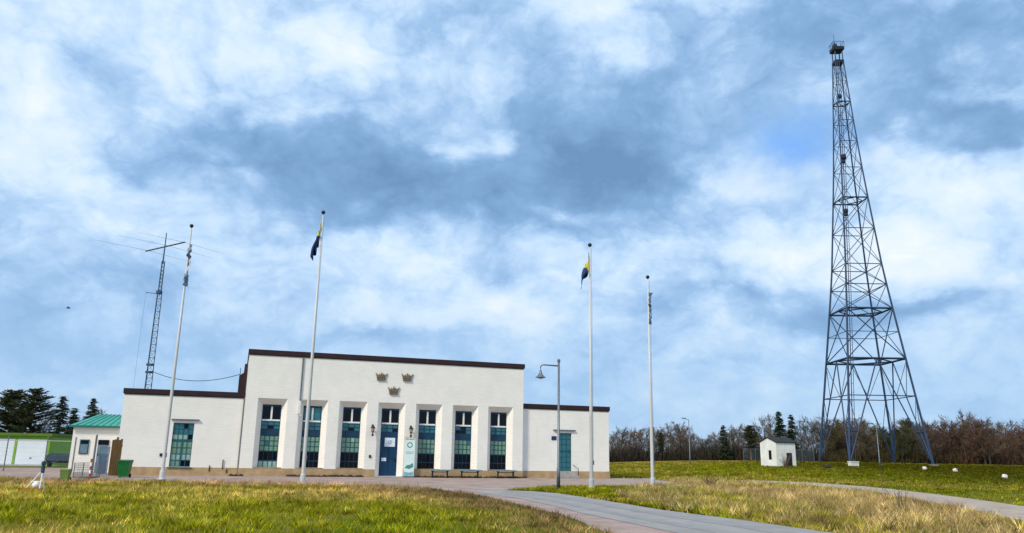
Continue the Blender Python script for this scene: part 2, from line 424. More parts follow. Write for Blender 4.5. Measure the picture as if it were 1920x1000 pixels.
grass_edge_px = [(-150, 893), (0, 897), (120, 901), (250, 903), (400, 905), (560, 908), (700, 911), (800, 916), (880, 926),
                 (960, 943), (1040, 963), (1100, 983), (1150, 1003), (1250, 1036), (1400, 1085), (1500, 1130)]
road_up_px = [(893, 920), (950, 920.5), (1000, 922), (1047, 926), (1100, 934), (1240, 957), (1380, 975), (1540, 998), (1700, 1018), (1920, 1045)]
road_lo_px = [(893, 924), (930, 929), (980, 937), (1030, 948), (1100, 965), (1190, 984), (1285, 1004), (1400, 1032), (1500, 1060), (1700, 1130)]
lawn_px = [(967, 917.5), (1018, 913.5), (1090, 912), (1160, 912), (1240, 911.5), (1290, 908)]
grass_edge = pxpoly(grass_edge_px); road_up = pxpoly(road_up_px); road_lo = pxpoly(road_lo_px); lawn_edge = pxpoly(lawn_px)
back = [tuple(fworld(u, 0.9)[:2]) for u in (26.5, 12, 0, -6.5)] + [tuple(fworld(-7, 14)[:2]), tuple(fworld(-40, 14)[:2])]
gravel_poly = grass_edge + [(p[0]+0.3, p[1]-0.3) for p in road_lo[::-1]] + lawn_edge + back
road_poly = road_up + road_lo[::-1]
path_up_px = [(1385, 900.5), (1450, 902.5), (1530, 906), (1620, 912.5), (1720, 923), (1820, 936), (1920, 950), (2080, 975)]
path_lo_px = [(1385, 903.5), (1450, 907), (1530, 912), (1620, 922), (1720, 938), (1820, 957), (1920, 978), (2080, 1017)]
path_poly = pxpoly(path_up_px) + pxpoly(path_lo_px)[::-1]
dry_px = [(1150, 925), (1180, 940), (1260, 957), (1400, 975), (1560, 998), (1950, 1045), (2200, 1060), (2100, 1022), (1920, 980), (1800, 955), (1640, 926), (1520, 913), (1400, 905), (1270, 897), (1210, 911)]
dry_poly = pxpoly(dry_px)

def ground_color(x, y):
    n1 = fbm(x, y, 6.0); n2 = fbm(x+50, y-20, 1.6)
    green = np.array([0.120, 0.170, 0.010]); olive = np.array([0.220, 0.215, 0.026]); tan = np.array([0.40, 0.285, 0.100]); brown = np.array([0.18, 0.12, 0.045])
    k = np.clip((n1 - 0.42)*3.2 + (n2-0.5)*1.6 + 0.35, 0, 1)[..., None]
    c = green*(1-k) + olive*k
    dry = inside(x, y, dry_poly).astype(float)
    ge = np.exp(-(near_line(x, y, grass_edge)/5.0)**2) * (y < 45) * (x < -4)
    far = ss(100, 118, y)
    kk = np.clip(np.maximum.reduce([dry*(0.55+n2*0.8), ge*(0.4+0.8*n2), far*0.75*n1*1.6]), 0, 1)[..., None]
    c = c*(1-kk) + (tan*0.75+brown*0.25)*kk
    # the field gets a darker, lusher green towards the right and the path
    lush = (ss(22, 48, x)*ss(26, 34, y)*(1-ss(100, 116, y)))[..., None]*(1-kk)
    c = c*(1-lush*0.62) + np.array([0.055, 0.080, 0.002])*lush*0.55
    return c*0.78
def axis(fine0, fine1, step, lo, hi):
    a = list(np.arange(fine0, fine1+1e-6, step)); s_ = step
    while a[-1] < hi: s_ *= 1.35; a.append(a[-1]+s_)
    s_ = step; pre = [a[0]]
    while pre[-1] > lo: s_ *= 1.35; pre.append(pre[-1]-s_)
    return np.array(pre[:0:-1] + a)
gx = axis(-45, 75, 0.8, -2500, 2500); gy = axis(2, 125, 0.8, -120, 3500)
XX, YY = np.meshgrid(gx, gy, indexing='ij'); ZZ = terrain(XX, YY)
nx, ny = XX.shape
verts = np.stack([XX, YY, ZZ], -1).reshape(-1, 3)
ii, jj = np.meshgrid(np.arange(nx-1), np.arange(ny-1), indexing='ij')
a0 = (ii*ny + jj).ravel(); quads = np.stack([a0, a0+ny, a0+ny+1, a0+1], -1)
def np_mesh(name, verts, faces, k, cols=None):
    me = bpy.data.meshes.new(name); nv = len(verts); nf = len(faces)
    me.vertices.add(nv); me.vertices.foreach_set('co', np.ascontiguousarray(verts, np.float32).ravel())
    me.loops.add(nf*k); me.loops.foreach_set('vertex_index', np.ascontiguousarray(faces, np.int32).ravel())
    me.polygons.add(nf); me.polygons.foreach_set('loop_start', np.arange(0, nf*k, k, dtype=np.int32))
    me.polygons.foreach_set('loop_total', np.full(nf, k, np.int32))
    if cols is not None:
        at = me.attributes.new('col', 'FLOAT_COLOR', 'POINT')
        c4 = np.ones((nv, 4), np.float32); c4[:, :3] = cols; at.data.foreach_set('color', c4.ravel())
    me.update(calc_edges=True); me.validate()
    return me
def ground_material():
    mt = M['groundmat']; nt = mt.node_tree; b = nt.nodes['Principled BSDF']
    a = [n for n in nt.nodes if n.type == 'ATTRIBUTE'][0]
    t = nt.nodes.new('ShaderNodeTexCoord')
    n = nt.nodes.new('ShaderNodeTexNoise'); n.inputs['Scale'].default_value = 1.1; n.inputs['Detail'].default_value = 10; n.inputs['Roughness'].default_value = 0.72
    nt.links.new(t.outputs['Object'], n.inputs['Vector'])
    mr = nt.nodes.new('ShaderNodeMapRange'); nt.links.new(n.outputs['Fac'], mr.inputs[0])
    mr.inputs[1].default_value = 0.3; mr.inputs[2].default_value = 0.7; mr.inputs[3].default_value = 0.55; mr.inputs[4].default_value = 1.40
    sx = nt.nodes.new('ShaderNodeVectorMath'); sx.operation = 'SCALE'
    nt.links.new(a.outputs['Color'], sx.inputs[0]); nt.links.new(mr.outputs[0], sx.inputs[3])
    nt.links.new(sx.outputs[0], b.inputs['Base Color'])
    bp = nt.nodes.new('ShaderNodeBump'); bp.inputs['Strength'].default_value = 0.8; bp.inputs['Distance'].default_value = 0.12
    nt.links.new(n.outputs['Fac'], bp.inputs['Height']); nt.links.new(bp.outputs[0], b.inputs['Normal'])
ground_material()
g = link_mesh('ground', np_mesh('ground', verts, quads, 4, ground_color(XX, YY).reshape(-1, 3)), M['groundmat'], smooth=True)
tag(g, 'rough spring meadow of green and straw coloured grass', 'ground', kind='structure')

def flat_sheet(name, poly, z, mt, label, cat):
    bm = bmesh.new(); vs_ = [bm.verts.new((x, y, z)) for x, y in poly]
    f = bm.faces.new(vs_); bmesh.ops.triangulate(bm, faces=[f]); bmesh.ops.recalc_face_normals(bm, faces=bm.faces)
    for f in bm.faces:
        if f.normal.z < 0: f.normal_flip()
    me = bpy.data.meshes.new(name); bm.to_mesh(me); bm.free()
    o = link_mesh(name, me, mt); tag(o, label, cat, kind='structure'); return o
def wobble(poly, amp=0.12, step=0.5):
    out = []
    n = len(poly)
    for i in range(n):
        (x1, y1), (x2, y2) = poly[i], poly[(i+1) % n]; L = math.hypot(x2-x1, y2-y1); k = max(1, int(L/step))
        for j in range(k):
            t = j/k; x = x1+(x2-x1)*t; y = y1+(y2-y1)*t
            nx_, ny_ = -(y2-y1)/(L+1e-9), (x2-x1)/(L+1e-9); w = (fbm(x, y, 1.3)-0.5)*2*amp
            out.append((x+nx_*w, y+ny_*w))
    return out
flat_sheet('forecourt', wobble(gravel_poly, 0.18), 0.008, M['gravel'], 'pinkish gravel forecourt in front of the white station', 'forecourt')
road = flat_sheet('road', wobble(road_poly, 0.06), 0.016, M['asphalt'], 'grey asphalt drive curving up to the forecourt', 'road')
def between(t0, t1, t2=None):
    up = [Vector((*p, 0)) for p in road_up]; lo = [Vector((*p, 0)) for p in road_lo]
    A = [tuple((u+(l-u)*t0)[:2]) for u, l in zip(up, lo)][1:]; B = [tuple((u+(l-u)*t1)[:2]) for u, l in zip(up, lo)][1:]
    return A + B[::-1]
for t0, t1 in ((0.22, 0.38), (0.62, 0.76)):
    flat_sheet('wheel_track', wobble(between(t0, t1), 0.07), 0.0205, M['asphalt_dark'], 'darker wheel worn track along the asphalt drive', 'road')
flat_sheet('path', wobble(path_poly, 0.10), 0.012, M['path'], 'pale gravel path crossing the meadow towards the tower', 'path')

# ------------------------------------------------------------------ grass
def blades(name, px_, py_, h, w, col, label):
    n = len(px_); z = terrain(px_, py_)
    an = NR.random(n)*2*np.pi; la = NR.random(n)*2*np.pi; lean = h*(0.25 + 0.75*NR.random(n))
    dx, dy = np.cos(an)*w*0.5, np.sin(an)*w*0.5
    v = np.empty((n, 3, 3)); zz = z - 0.01
    v[:, 0] = np.stack([px_-dx, py_-dy, zz], -1); v[:, 1] = np.stack([px_+dx, py_+dy, zz], -1)
    v[:, 2] = np.stack([px_+np.cos(la)*lean, py_+np.sin(la)*lean, z+h*(0.55+0.45*NR.random(n))], -1)
    cc = np.repeat(col[:, None, :], 3, 1).reshape(-1, 3)
    me = np_mesh(name, v.reshape(-1, 3), np.arange(n*3).reshape(-1, 3), 3, cc)
    o = link_mesh(name, me, M['grass']); tag(o, label, 'grass', kind='stuff'); return o
def scatter(x0, x1, y0, y1, n, clump=0.5, per=26):
    nc = int(n*clump/per); m_ = n - nc*per
    cx = NR.uniform(x0, x1, nc); cy = NR.uniform(y0, y1, nc)
    r = np.abs(NR.normal(0, 0.13, nc*per)); t = NR.random(nc*per)*2*np.pi
    x = np.concatenate([NR.uniform(x0, x1, m_), np.repeat(cx, per)+r*np.cos(t)])
    y = np.concatenate([NR.uniform(y0, y1, m_), np.repeat(cy, per)+r*np.sin(t)])
    c = np.concatenate([np.zeros(m_), np.repeat(NR.random(nc)*0.8+0.4, per)])
    global CLB; CLB = np.concatenate([np.ones(m_)*0.8, np.repeat(0.28+1.25*NR.random(nc), per)])
    return x, y, c
def colours(n, dryness, x, y):
    greens = np.array([[0.195, 0.215, 0.006], [0.285, 0.275, 0.012], [0.115, 0.140, 0.004], [0.360, 0.325, 0.030]])
    tans = np.array([[0.52, 0.38, 0.140], [0.66, 0.52, 0.250], [0.36, 0.24, 0.085], [0.45, 0.30, 0.140]])
    g_ = greens[NR.integers(0, 4, n)]; t_ = tans[NR.integers(0, 4, n)]
    k = (NR.random(n) < dryness)[:, None]
    c = np.where(k, t_, g_)
    big = 0.38+1.30*fbm(x+70, y-33, 0.9)
    return c * (0.75 + 0.4*NR.random((n, 1))) * CLB[:, None] * big[:, None]
def off_paving(x, y):
    return ~(inside(x, y, gravel_poly) | inside(x, y, road_poly) | inside(x, y, path_poly))
# left foreground bank
x, y, c = scatter(-32, 9, 7, 44, 330000)
k = off_paving(x, y) & (x < 0.62*y + 3) & (np.abs(x) < 0.95*y+4)
x, y, c, CLB = x[k], y[k], c[k], CLB[k]
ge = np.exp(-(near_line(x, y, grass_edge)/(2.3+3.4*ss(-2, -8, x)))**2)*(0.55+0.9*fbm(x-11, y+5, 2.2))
patch = fbm(x, y, 3.5)
dryn = np.clip(0.10 + 2.6*(patch-0.52) + 0.95*ge, 0.03, 0.97)
h = (0.06 + 0.09*NR.random(len(x)) + 0.06*c)*(1+0.45*np.clip(ge, 0, 1)*NR.random(len(x)))
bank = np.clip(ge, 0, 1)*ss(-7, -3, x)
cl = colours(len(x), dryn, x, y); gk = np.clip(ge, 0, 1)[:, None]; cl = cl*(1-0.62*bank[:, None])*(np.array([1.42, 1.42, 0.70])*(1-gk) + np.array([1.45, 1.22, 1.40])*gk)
blades('meadow_grass', x, y, h*(1-0.3*bank), 0.016+0.010*NR.random(len(x)), cl, 'yellow green tufty grass filling the left foreground bank')
# wispy withered weeds along the forecourt edge
wx = NR.uniform(-26, -3, 60000); wy = NR.uniform(20, 42, 60000)
k = off_paving(wx, wy) & (near_line(wx, wy, grass_edge) < 0.25+1.7*NR.random(60000)) & (fbm(wx, wy, 1.7) > 0.40) & inside(wx, wy, grass_edge + [(20, 0), (-60, 0), (-60, 36)])
wx, wy = wx[k], wy[k]
wc = np.array([[0.40, 0.28, 0.19], [0.30, 0.20, 0.13], [0.50, 0.38, 0.24]])[NR.integers(0, 3, len(wx))]
blades('withered_weeds', wx, wy, 0.16+0.30*NR.random(len(wx)), 0.008+0.006*NR.random(len(wx)), wc*(0.7+0.5*NR.random((len(wx), 1))), 'wispy brown withered weeds along the edge of the gravel forecourt')
# dry grass right of the drive
x, y, c = scatter(-2, 46, 12, 62, 330000)
inn = inside(x, y, dry_poly)
k = inn & off_paving(x, y) & (np.abs(x) < 0.95*y+4)
x, y, c, CLB = x[k], y[k], c[k], CLB[k]
patch = fbm(x+9, y, 3.0)
h = (0.10 + 0.15*NR.random(len(x)) + 0.14*c)
dryn = np.clip(0.82 + 1.4*(patch-0.45), 0.45, 0.98)
blades('dry_grass', x, y, h, 0.017+0.011*NR.random(len(x)), colours(len(x), dryn, x, y)*1.18, 'tall straw coloured dry grass right of the asphalt drive')
# short lawn: verge by the poles and the field towards the tower
x, y, c = scatter(-6, 90, 22, 112, 330000, 0.25)
k = off_paving(x, y) & ~inside(x, y, dry_poly) & ~inside(x, y, [tuple(fworld(u, v)[:2]) for u, v in ((-7, -0.2), (24, -0.2), (24, 16), (-7, 16))]) & (np.abs(x) < 0.95*y+4)
k &= ~((x < -2) & (y < 44))
left_of_road = inside(x, y, grass_edge + [(-60, 0), (-60, 60)])
k &= ~left_of_road
x, y, c, CLB = x[k], y[k], c[k], CLB[k]
h = 0.05 + 0.06*NR.random(len(x)) + 0.03*c
patch = fbm(x-30, y, 7.0)
lush = ss(20, 46, x)*ss(24, 34, y)*(1-ss(100, 116, y))
cl = colours(len(x), np.clip(0.16-0.14*lush+1.6*(patch-0.45)*(1-0.8*lush), 0.02, 0.7), x, y)*(1-0.62*lush[:, None])*np.array([1, 1, 0.5])
blades('field_grass', x, y, h*(0.8+y/90), 0.014+0.0009*y, cl, 'short green grass of the field around the white hut')

# ------------------------------------------------------------------ the station
B = empty('radio_station', FO, FA)
tag(B, 'long white radio station with brown roof edge, tall windows and three crowns', 'building')
WV = 0.32                                  # wings sit a little behind the centre block
U0, ZM = fac(469, 655); U1, zm2 = fac(982, 683); ZM = 0.5*(ZM+zm2)
UL, zw1 = fac(235, 728, WV); UR, zw2 = fac(1141, 763, WV); ZW = 0.5*(zw1+zw2)
DM, DW = 13.0, 12.0                        # depths
FT = 0.27                                  # roof edge height
ZMW, ZWW = ZM - FT, ZW - FT                # top of the masonry
PZ = 0.45                                  # plinth
REV = 0.42                                 # depth of the reveals
# openings of the centre block: (left, right of the window at its head), head y pixel, sill y pixel
win_px = [(493, 528, 760), (571, 605, 762), (645, 678, 764.5), (717, 749, 766.5), (786.5, 818, 768.5), (854.5, 884.5, 770.5), (920, 950, 772.5)]
sill_z = PZ + 0.02
wins = []
for k, (xa, xb, yt) in enumerate(win_px):
    ua, za = fac(xa, yt, REV); ub, zb = fac(xb, yt+0.6, REV)
    wins.append([ua, ub, 0.5*(za+zb)])
wz = sum(w[2] for w in wins)/7; ww = sum(w[1]-w[0] for w in wins)/7
c0 = 0.5*(wins[0][0]+wins[0][1]); c6 = 0.5*(wins[6][0]+wins[6][1])
wins = [(c0+(c6-c0)*k/6-ww/2, c0+(c6-c0)*k/6+ww/2) for k in range(7)]
SPL, HSPL = 0.30, 0.34                     # splay of sides and head
# masonry front as cells around the openings
mb = MB(); zo = wz + HSPL
cuts = [U0]
for a, b in wins: cuts += [a-SPL, b+SPL]
cuts.append(U1)
for i in range(len(cuts)-1):
    hole = i % 2 == 1
    z0 = zo if hole else 0.0
    mb.quad((cuts[i], 0, z0), (cuts[i+1], 0, z0), (cuts[i+1], 0, ZMW), (cuts[i], 0, ZMW))
for k, (a, b) in enumerate(wins):
    sz = 0.06 if k == 3 else sill_z
    A0, A1 = a-SPL, b+SPL
    mb.quad((A0, 0, sz), (a, REV, sz), (a, REV, wz), (A0, 0, zo))          # left reveal
    mb.quad((A1, 0, sz), (b, REV, sz), (b, REV, wz), (A1, 0, zo))          # right reveal
    mb.quad((A0, 0, zo), (A1, 0, zo), (b, REV, wz), (a, REV, wz))          # head
    mb.quad((A0, 0, sz), (A1, 0, sz), (b, REV, sz), (a, REV, sz))          # sill
    mb.quad((A0, 0, 0), (A1, 0, 0), (A1, 0, sz), (A0, 0, sz))
    mb.quad((a, REV+0.10, sz), (b, REV+0.10, sz), (b, REV+0.10, wz), (a, REV+0.10, wz))
mb.quad((U0, 0, 0), (U0, DM, 0), (U0, DM, ZMW), (U0, 0, ZMW)); mb.quad((U1, 0, 0), (U1, DM, 0), (U1, DM, ZMW), (U1, 0, ZMW))
mb.quad((U0, DM, 0), (U1, DM, 0), (U1, DM, ZMW), (U0, DM, ZMW)); mb.quad((U0, 0, ZMW), (U1, 0, ZMW), (U1, DM, ZMW), (U0, DM, ZMW))
mb.build('centre_wall', M['wall'], B)
# roof edges
def roof_edge(ua, ub, va, vb, z0, z1, over, name='roof_edge', lo=True, ro=True):
    a = ua-(over if lo else 0); b = ub+(over if ro else 0)
    m_ = MB().box(a, b, va-over, va+0.14, z0, z1); m_.box(a, b, vb-0.14, vb+over, z0, z1)
    m_.box(a, a+0.2, va+0.141, vb-0.141, z0, z1-0.003); m_.box(b-0.2, b, va+0.141, vb-0.141, z0, z1-0.003)
    m_.box(a+0.05, b-0.05, va-over+0.03, va+0.1, z0-0.06, z0-0.002)
    return m_.build(name, M['trim'], B)
roof_edge(U0, U1, 0, DM, ZMW, ZM, 0.07)
bx(U0+0.22, U1-0.22, 0.16, DM-0.16, ZMW+0.004, ZM-0.12).build('roof', M['roof'], B)
# left wing with its window opening, right wing with its door opening
def wing(ua, ub, hole, name):
    ha, hb, hz0, hz1 = hole; w = MB(); r = 0.16; V = WV
    w.quad((ua, V, 0), (ha, V, 0), (ha, V, ZWW), (ua, V, ZWW)); w.quad((hb, V, 0), (ub, V, 0), (ub, V, ZWW), (hb, V, ZWW))
    w.quad((ha, V, hz1), (hb, V, hz1), (hb, V, ZWW), (ha, V, ZWW)); w.quad((ha, V, 0), (hb, V, 0), (hb, V, hz0), (ha, V, hz0))
    w.quad((ha, V, hz0), (ha, V+r, hz0), (ha, V+r, hz1), (ha, V, hz1)); w.quad((hb, V, hz0), (hb, V+r, hz0), (hb, V+r, hz1), (hb, V, hz1))
    w.quad((ha, V, hz1), (hb, V, hz1), (hb, V+r, hz1), (ha, V+r, hz1)); w.quad((ha, V, hz0), (hb, V, hz0), (hb, V+r, hz0), (ha, V+r, hz0))
    w.quad((ha, V+r, hz0), (hb, V+r, hz0), (hb, V+r, hz1), (ha, V+r, hz1))
    w.quad((ua, V, 0), (ua, V+DW, 0), (ua, V+DW, ZWW), (ua, V, ZWW)); w.quad((ub, V, 0), (ub, V+DW, 0), (ub, V+DW, ZWW), (ub, V, ZWW))
    w.quad((ua, V+DW, 0), (ub, V+DW, 0), (ub, V+DW, ZWW), (ua, V+DW, ZWW)); w.quad((ua, V, ZWW), (ub, V, ZWW), (ub, V+DW, ZWW), (ua, V+DW, ZWW))
    o = w.build(name, M['wall'], B)
    return o
lwa, lz1 = fac(326, 793, WV+0.1); lwb, _ = fac(365, 794, WV+0.1)
rda, rz1 = fac(1044, 812, WV+0.1); rdb, _ = fac(1070.5, 812.5, WV+0.1); rz0 = fac(1057, 887, WV+0.1)[1]
wing(UL, U0-0.003, (lwa, lwb, sill_z, lz1), 'wing_wall'); wing(U1+0.003, UR, (rda, rdb, rz0, rz1), 'wing_wall')
roof_edge(UL, U0-0.01, WV, WV+DW, ZWW, ZW, 0.07, ro=False); roof_edge(U1+0.01, UR, WV, WV+DW, ZWW, ZW, 0.07, lo=False)
bx(UL+0.22, U0-0.25, WV+0.16, WV+DW-0.16, ZWW+0.004, ZW-0.10).build('roof', M['roof'], B)
bx(U1+0.25, UR-0.22, WV+0.16, WV+DW-0.16, ZWW+0.004, ZW-0.10).build('roof', M['roof'], B)
# stepped sheet metal upstand where the left wing roof meets the centre block
st = [(-0.02, ZW+0.002), (-0.46, ZW+0.002), (-0.46, ZW+1.05), (-0.22, ZW+1.22), (-0.20, ZW+1.75), (-0.02, ZW+1.75)]
MB().prism([(U0+a, z) for a, z in st], 1.2, 4.5).build('stepped_upstand', M['trim'], B)
# plinth, interrupted at the blue door
def plinth(ua, ub, v, z1): bx(ua, ub, v-0.035, v+0.05, -0.05, z1).build('plinth', M['plinth'], B)
dA, dB = wins[3][0]-SPL, wins[3][1]+SPL
plinth(U0-0.03, dA-0.02, 0, PZ); plinth(dB+0.02, U1+0.03, 0, PZ)
plinth(UL-0.03, U0-0.035, WV, PZ); plinth(U1+0.035, UR+0.03, WV, PZ)
bx(UL-0.035, UL+0.02, WV+0.06, WV+DW, -0.05, PZ).build('plinth', M['plinth'], B)
bx(UR-0.02, UR+0.035, WV+0.06, WV+DW, -0.05, PZ).build('plinth', M['plinth'], B)

pane_cache = {}
def pane(w, h, mt, parent, x, y, z, tilt=0.0):
    key = (round(w, 3), round(h, 3), mt)
    if key not in pane_cache:
        me = bx(0, w, -0.006, 0.006, 0, h).mesh('pane'); me.materials.append(M[mt]); pane_cache[key] = me
    o = bpy.data.objects.new('pane', pane_cache[key]); COL.objects.link(o); o.parent = parent
    o.location = (x, y, z); o.rotation_euler = (R.uniform(-0.012, 0.012), 0, R.uniform(-0.02, 0.02))
def glazed(parent_frame, a, b, z0, z1, cols, rows, mt, v, bar=0.035, frame_mb=None):
    W = (b-a); H = (z1-z0); pw = (W-bar*(cols+1))/cols; ph = (H-bar*(rows+1))/rows
    for i in range(cols+1):
        x = a+i*(pw+bar); frame_mb.box(x, x+bar, v-0.025, v+0.03, z0, z1)
    for j in range(rows+1):
        z = z0+j*(ph+bar)
        for i in range(cols):
            x = a+bar+i*(pw+bar); frame_mb.box(x, x+pw, v-0.022, v+0.03, z, z+bar)
    return [(pw, ph, mt, a+bar+i*(pw+bar), v+0.01, z0+bar+j*(ph+bar)) for i in range(cols) for j in range(rows)]
HW = wz - sill_z
def zt(f): return wz - f*HW
for k, (a, b) in enumerate(wins):
    v = REV+0.01; a_, b_ = a+0.004, b-0.004
    is_door = k == 3
    top_mt = 'glass_teal' if k == 1 else 'glass_dark'
    fm = MB(); ps = []
    fm.cm = 1                                                    # white upper casement
    mid = (a+b)/2
    fm.box(mid-0.05, mid+0.05, v-0.045, v+0.03, zt(0.235), zt(0.03))
    for x0, x1 in ((a_+0.05, mid-0.052), (mid+0.052, b_-0.05)): ps.append((x1-x0, zt(0.03)-zt(0.235), top_mt, x0, v+0.01, zt(0.235)))
    fm.box(a_+0.03, b_-0.03, v-0.05, v+0.03, zt(0.262), zt(0.236))
    fm.cm = 0
    fm.box(a_, a_+0.048, v-0.03, v+0.05, zt(0.235), wz); fm.box(b_-0.048, b_, v-0.03, v+0.05, zt(0.235), wz); fm.box(a_+0.05, b_-0.05, v-0.03, v+0.05, zt(0.029), wz)
    ps += glazed(None, a_, b_, zt(0.395), zt(0.264), 3, 2, 'glass_teal', v, 0.032, fm)
    if not is_door:
        fm.box(a_, b_, v-0.03, v+0.05, zt(0.490), zt(0.397))
        ps += glazed(None, a_, b_, zt(0.740), zt(0.492), 4, 3, 'glass_green', v, 0.026, fm)
        ps += glazed(None, a_, b_, zt(0.885), zt(0.742), 4, 1, 'glass_dark', v, 0.026, fm)
        ps += glazed(None, a_, b_, zt(0.998), zt(0.887), 4, 1, 'glass_pale' if k == 0 else 'glass_dark', v, 0.026, fm)
    w = fm.build('window', [M['frame_blue'], M['white']], B)
    if k == 0: w['label'] = 'tall window whose lowest row of panes is pale'
    for p in ps:
        mt_ = p[2]
        if mt_ == 'glass_green' and R.random() < 0.07: mt_ = R.choice(['glass_teal', 'glass_pale'])
        elif mt_ == 'glass_teal' and R.random() < 0.15: mt_ = 'glass_dark'
        pane(p[0], p[1], mt_, w, p[3], p[4], p[5])
    if not is_door:
        bx(a-SPL*0.8, b+SPL*0.8, -0.05, REV-0.03, sill_z+0.002, sill_z+0.03).build('window_sill', M['plinth'], w)
    else:
        zd = zt(0.397)
        d = MB(); d.box(a_, b_, v-0.02, v+0.05, 0.065, zd)
        mid = (a+b)/2
        for x0, x1 in ((a_+0.06, mid-0.03), (mid+0.03, b_-0.06)):
            for z0, z1 in ((0.18, 1.0), (1.12, 1.95), (2.07, zd-0.1)): d.box(x0, x1, v-0.035, v-0.018, z0, z1)
        d.box(mid-0.012, mid+0.012, v-0.04, v-0.019, 0.07, zd)
        door = d.build('door', M['door_blue'], B); door['label'] = 'dark blue panelled entrance door with white notice'
        hz = fac(746, 862, REV)[1]
        hm = MB().tube([(b_-0.10, v-0.02, hz), (b_-0.10, v-0.10, hz), (b_-0.24, v-0.11, hz)], 0.018); hm.box(b_-0.14, b_-0.06, v-0.045, v-0.02, hz-0.12, hz+0.1)
        hm.build('handle', M['iron'], door)
        n0 = fac(721.5, 821, REV); n1 = fac(740, 838, REV)
        no = bx(n0[0], n1[0], v-0.052, v-0.042, n1[1], n0[1]).build('notice', M['paper'], door)
        pm = MB(); cx_, cz_ = (n0[0]+n1[0])/2, (n0[1]+n1[1])/2; wn_ = n1[0]-n0[0]
        for q in range(5):
            ang = 2*math.pi*q/5
            pm.box(cx_+0.10*math.cos(ang)-0.05, cx_+0.10*math.cos(ang)+0.05, v-0.056, v-0.053, cz_+0.09*math.sin(ang)-0.035, cz_+0.09*math.sin(ang)+0.035)
        pm.build('print', M['print'], no)
        s0 = fac(715, 858.5, REV); s1 = fac(723.5, 865, REV)
        bx(s0[0], s1[0], v-0.052, v-0.042, s1[1], s0[1]).build('notice', M['paper'], door)
        bx(a-SPL+0.02, b+SPL-0.02, -0.42, REV, 0.012, 0.058).build('door_step', M['concrete'], B)
# left wing window
fm = MB(); v = WV+0.09; midz = lz1-(lz1-sill_z)*0.40
ps = glazed(None, lwa+0.004, lwb-0.004, midz+0.03, lz1-0.004, 4, 3, 'glass_teal', v, 0.035, fm)
ps += glazed(None, lwa+0.004, lwb-0.004, sill_z+0.004, midz-0.03, 4, 4, 'glass_green', v, 0.035, fm)
fm.box(lwa+0.004, lwb-0.004, v-0.035, v+0.03, midz-0.028, midz+0.028)
fm.box((lwa+lwb)/2-0.04, (lwa+lwb)/2+0.04, v-0.036, v+0.03, sill_z+0.006, midz-0.031)
w = fm.build('window', M['frame_teal'], B)
for i, p in enumerate(ps):
    pane(p[0], p[1], 'glass_pale' if i in (0, 3, 6, 13, 17, 21, 25) else ('glass_dark' if i in (8, 9, 20, 24) else p[2]), w, p[3], p[4], p[5])
bx(lwa-0.08, lwb+0.08, WV-0.10, WV-0.036, sill_z-0.06, sill_z-0.01).build('window_sill', M['frame_teal'], w)
l0 = fac(322, 785.5, WV); l1 = fac(374, 786.5, WV)
bx(l0[0], l1[0], WV-0.12, WV-0.002, l0[1]-0.06, l0[1]).build('lintel', M['galv'], B)
# right wing door, glazed in small panes
fm = MB(); midz = rz0+(rz1-rz0)*0.55
ps = glazed(None, rda+0.004, rdb-0.004, midz+0.03, rz1-0.004, 3, 3, 'glass_teal', v, 0.035, fm)
ps += glazed(None, rda+0.004, rdb-0.004, rz0+0.004, midz-0.03, 3, 4, 'glass_teal', v, 0.035, fm)
fm.box(rda+0.004, rdb-0.004, v-0.035, v+0.03, midz-0.028, midz+0.028)
w = fm.build('door', M['frame_teal'], B); w['label'] = 'teal door glazed with small panes'
for p in ps: pane(p[0], p[1], p[2], w, p[3], p[4], p[5])
MB().tube([(rdb-0.10, v-0.03, midz-0.12), (rdb-0.10, v-0.09, midz-0.12), (rdb-0.22, v-0.09, midz-0.12)], 0.014).build('handle', M['iron'], w)
l0 = fac(1037, 805.5, WV); l1 = fac(1078, 806.5, WV)
bx(l0[0], l1[0], WV-0.12, WV-0.002, l0[1]-0.07, l0[1]).build('lintel', M['galv'], B)
s0 = fac(1034, 818, WV); s1 = fac(1043, 825.5, WV)
bx(s0[0], s1[0], WV-0.03, WV-0.004, s1[1], s0[1]).build('door_sign', M['flagblue'], B)
stp = MB(); stp.box(rda-0.15, rdb+0.15, WV-0.95, WV-0.037, 0.01, 0.20); stp.box(rda-0.10, rdb+0.10, WV-0.62, WV-0.037, 0.201, 0.40)
stp.build('door_step', M['concrete'], B)
hr = MB().tube([(rdb+0.08, WV-0.9, 0.2), (rdb+0.08, WV-0.9, 0.62), (rdb+0.08, WV-0.05, 0.85)], 0.02); hr.build('handrail', M['iron'], B)
# lanterns either side of the door
def lantern(px, py):
    u, z = fac(px, py); lt = MB()
    lt.box(u-0.05, u+0.05, -0.05, -0.002, z+0.10, z+0.30); lt.tube([(u, -0.03, z+0.24), (u, -0.22, z+0.30), (u, -0.24, z+0.24)], 0.018)
    lt.lathe([(0.02, 0.24), (0.13, 0.13), (0.14, 0.10), (0.11, 0.09), (0.075, -0.16), (0.05, -0.18)], (u, -0.24, z), 8)
    o = lt.build('lantern', M['iron'], B)
    MB().lathe([(0.02, -0.20), (0.055, -0.25), (0.075, -0.31), (0.05, -0.37), (0.015, -0.39)], (u, -0.24, z), 8).build('lantern_globe', M['iron'], o)
    MB().lathe([(0.112, 0.075), (0.088, -0.10)], (u, -0.24, z), 8).build('lantern_glass', M['lampglass'], o)
lantern(698, 806); lantern(769.5, 808)
u, z = fac(693.5, 856); bx(u-0.06, u+0.06, -0.05, -0.002, z-0.08, z+0.08).build('switch_box', M['iron'], B)
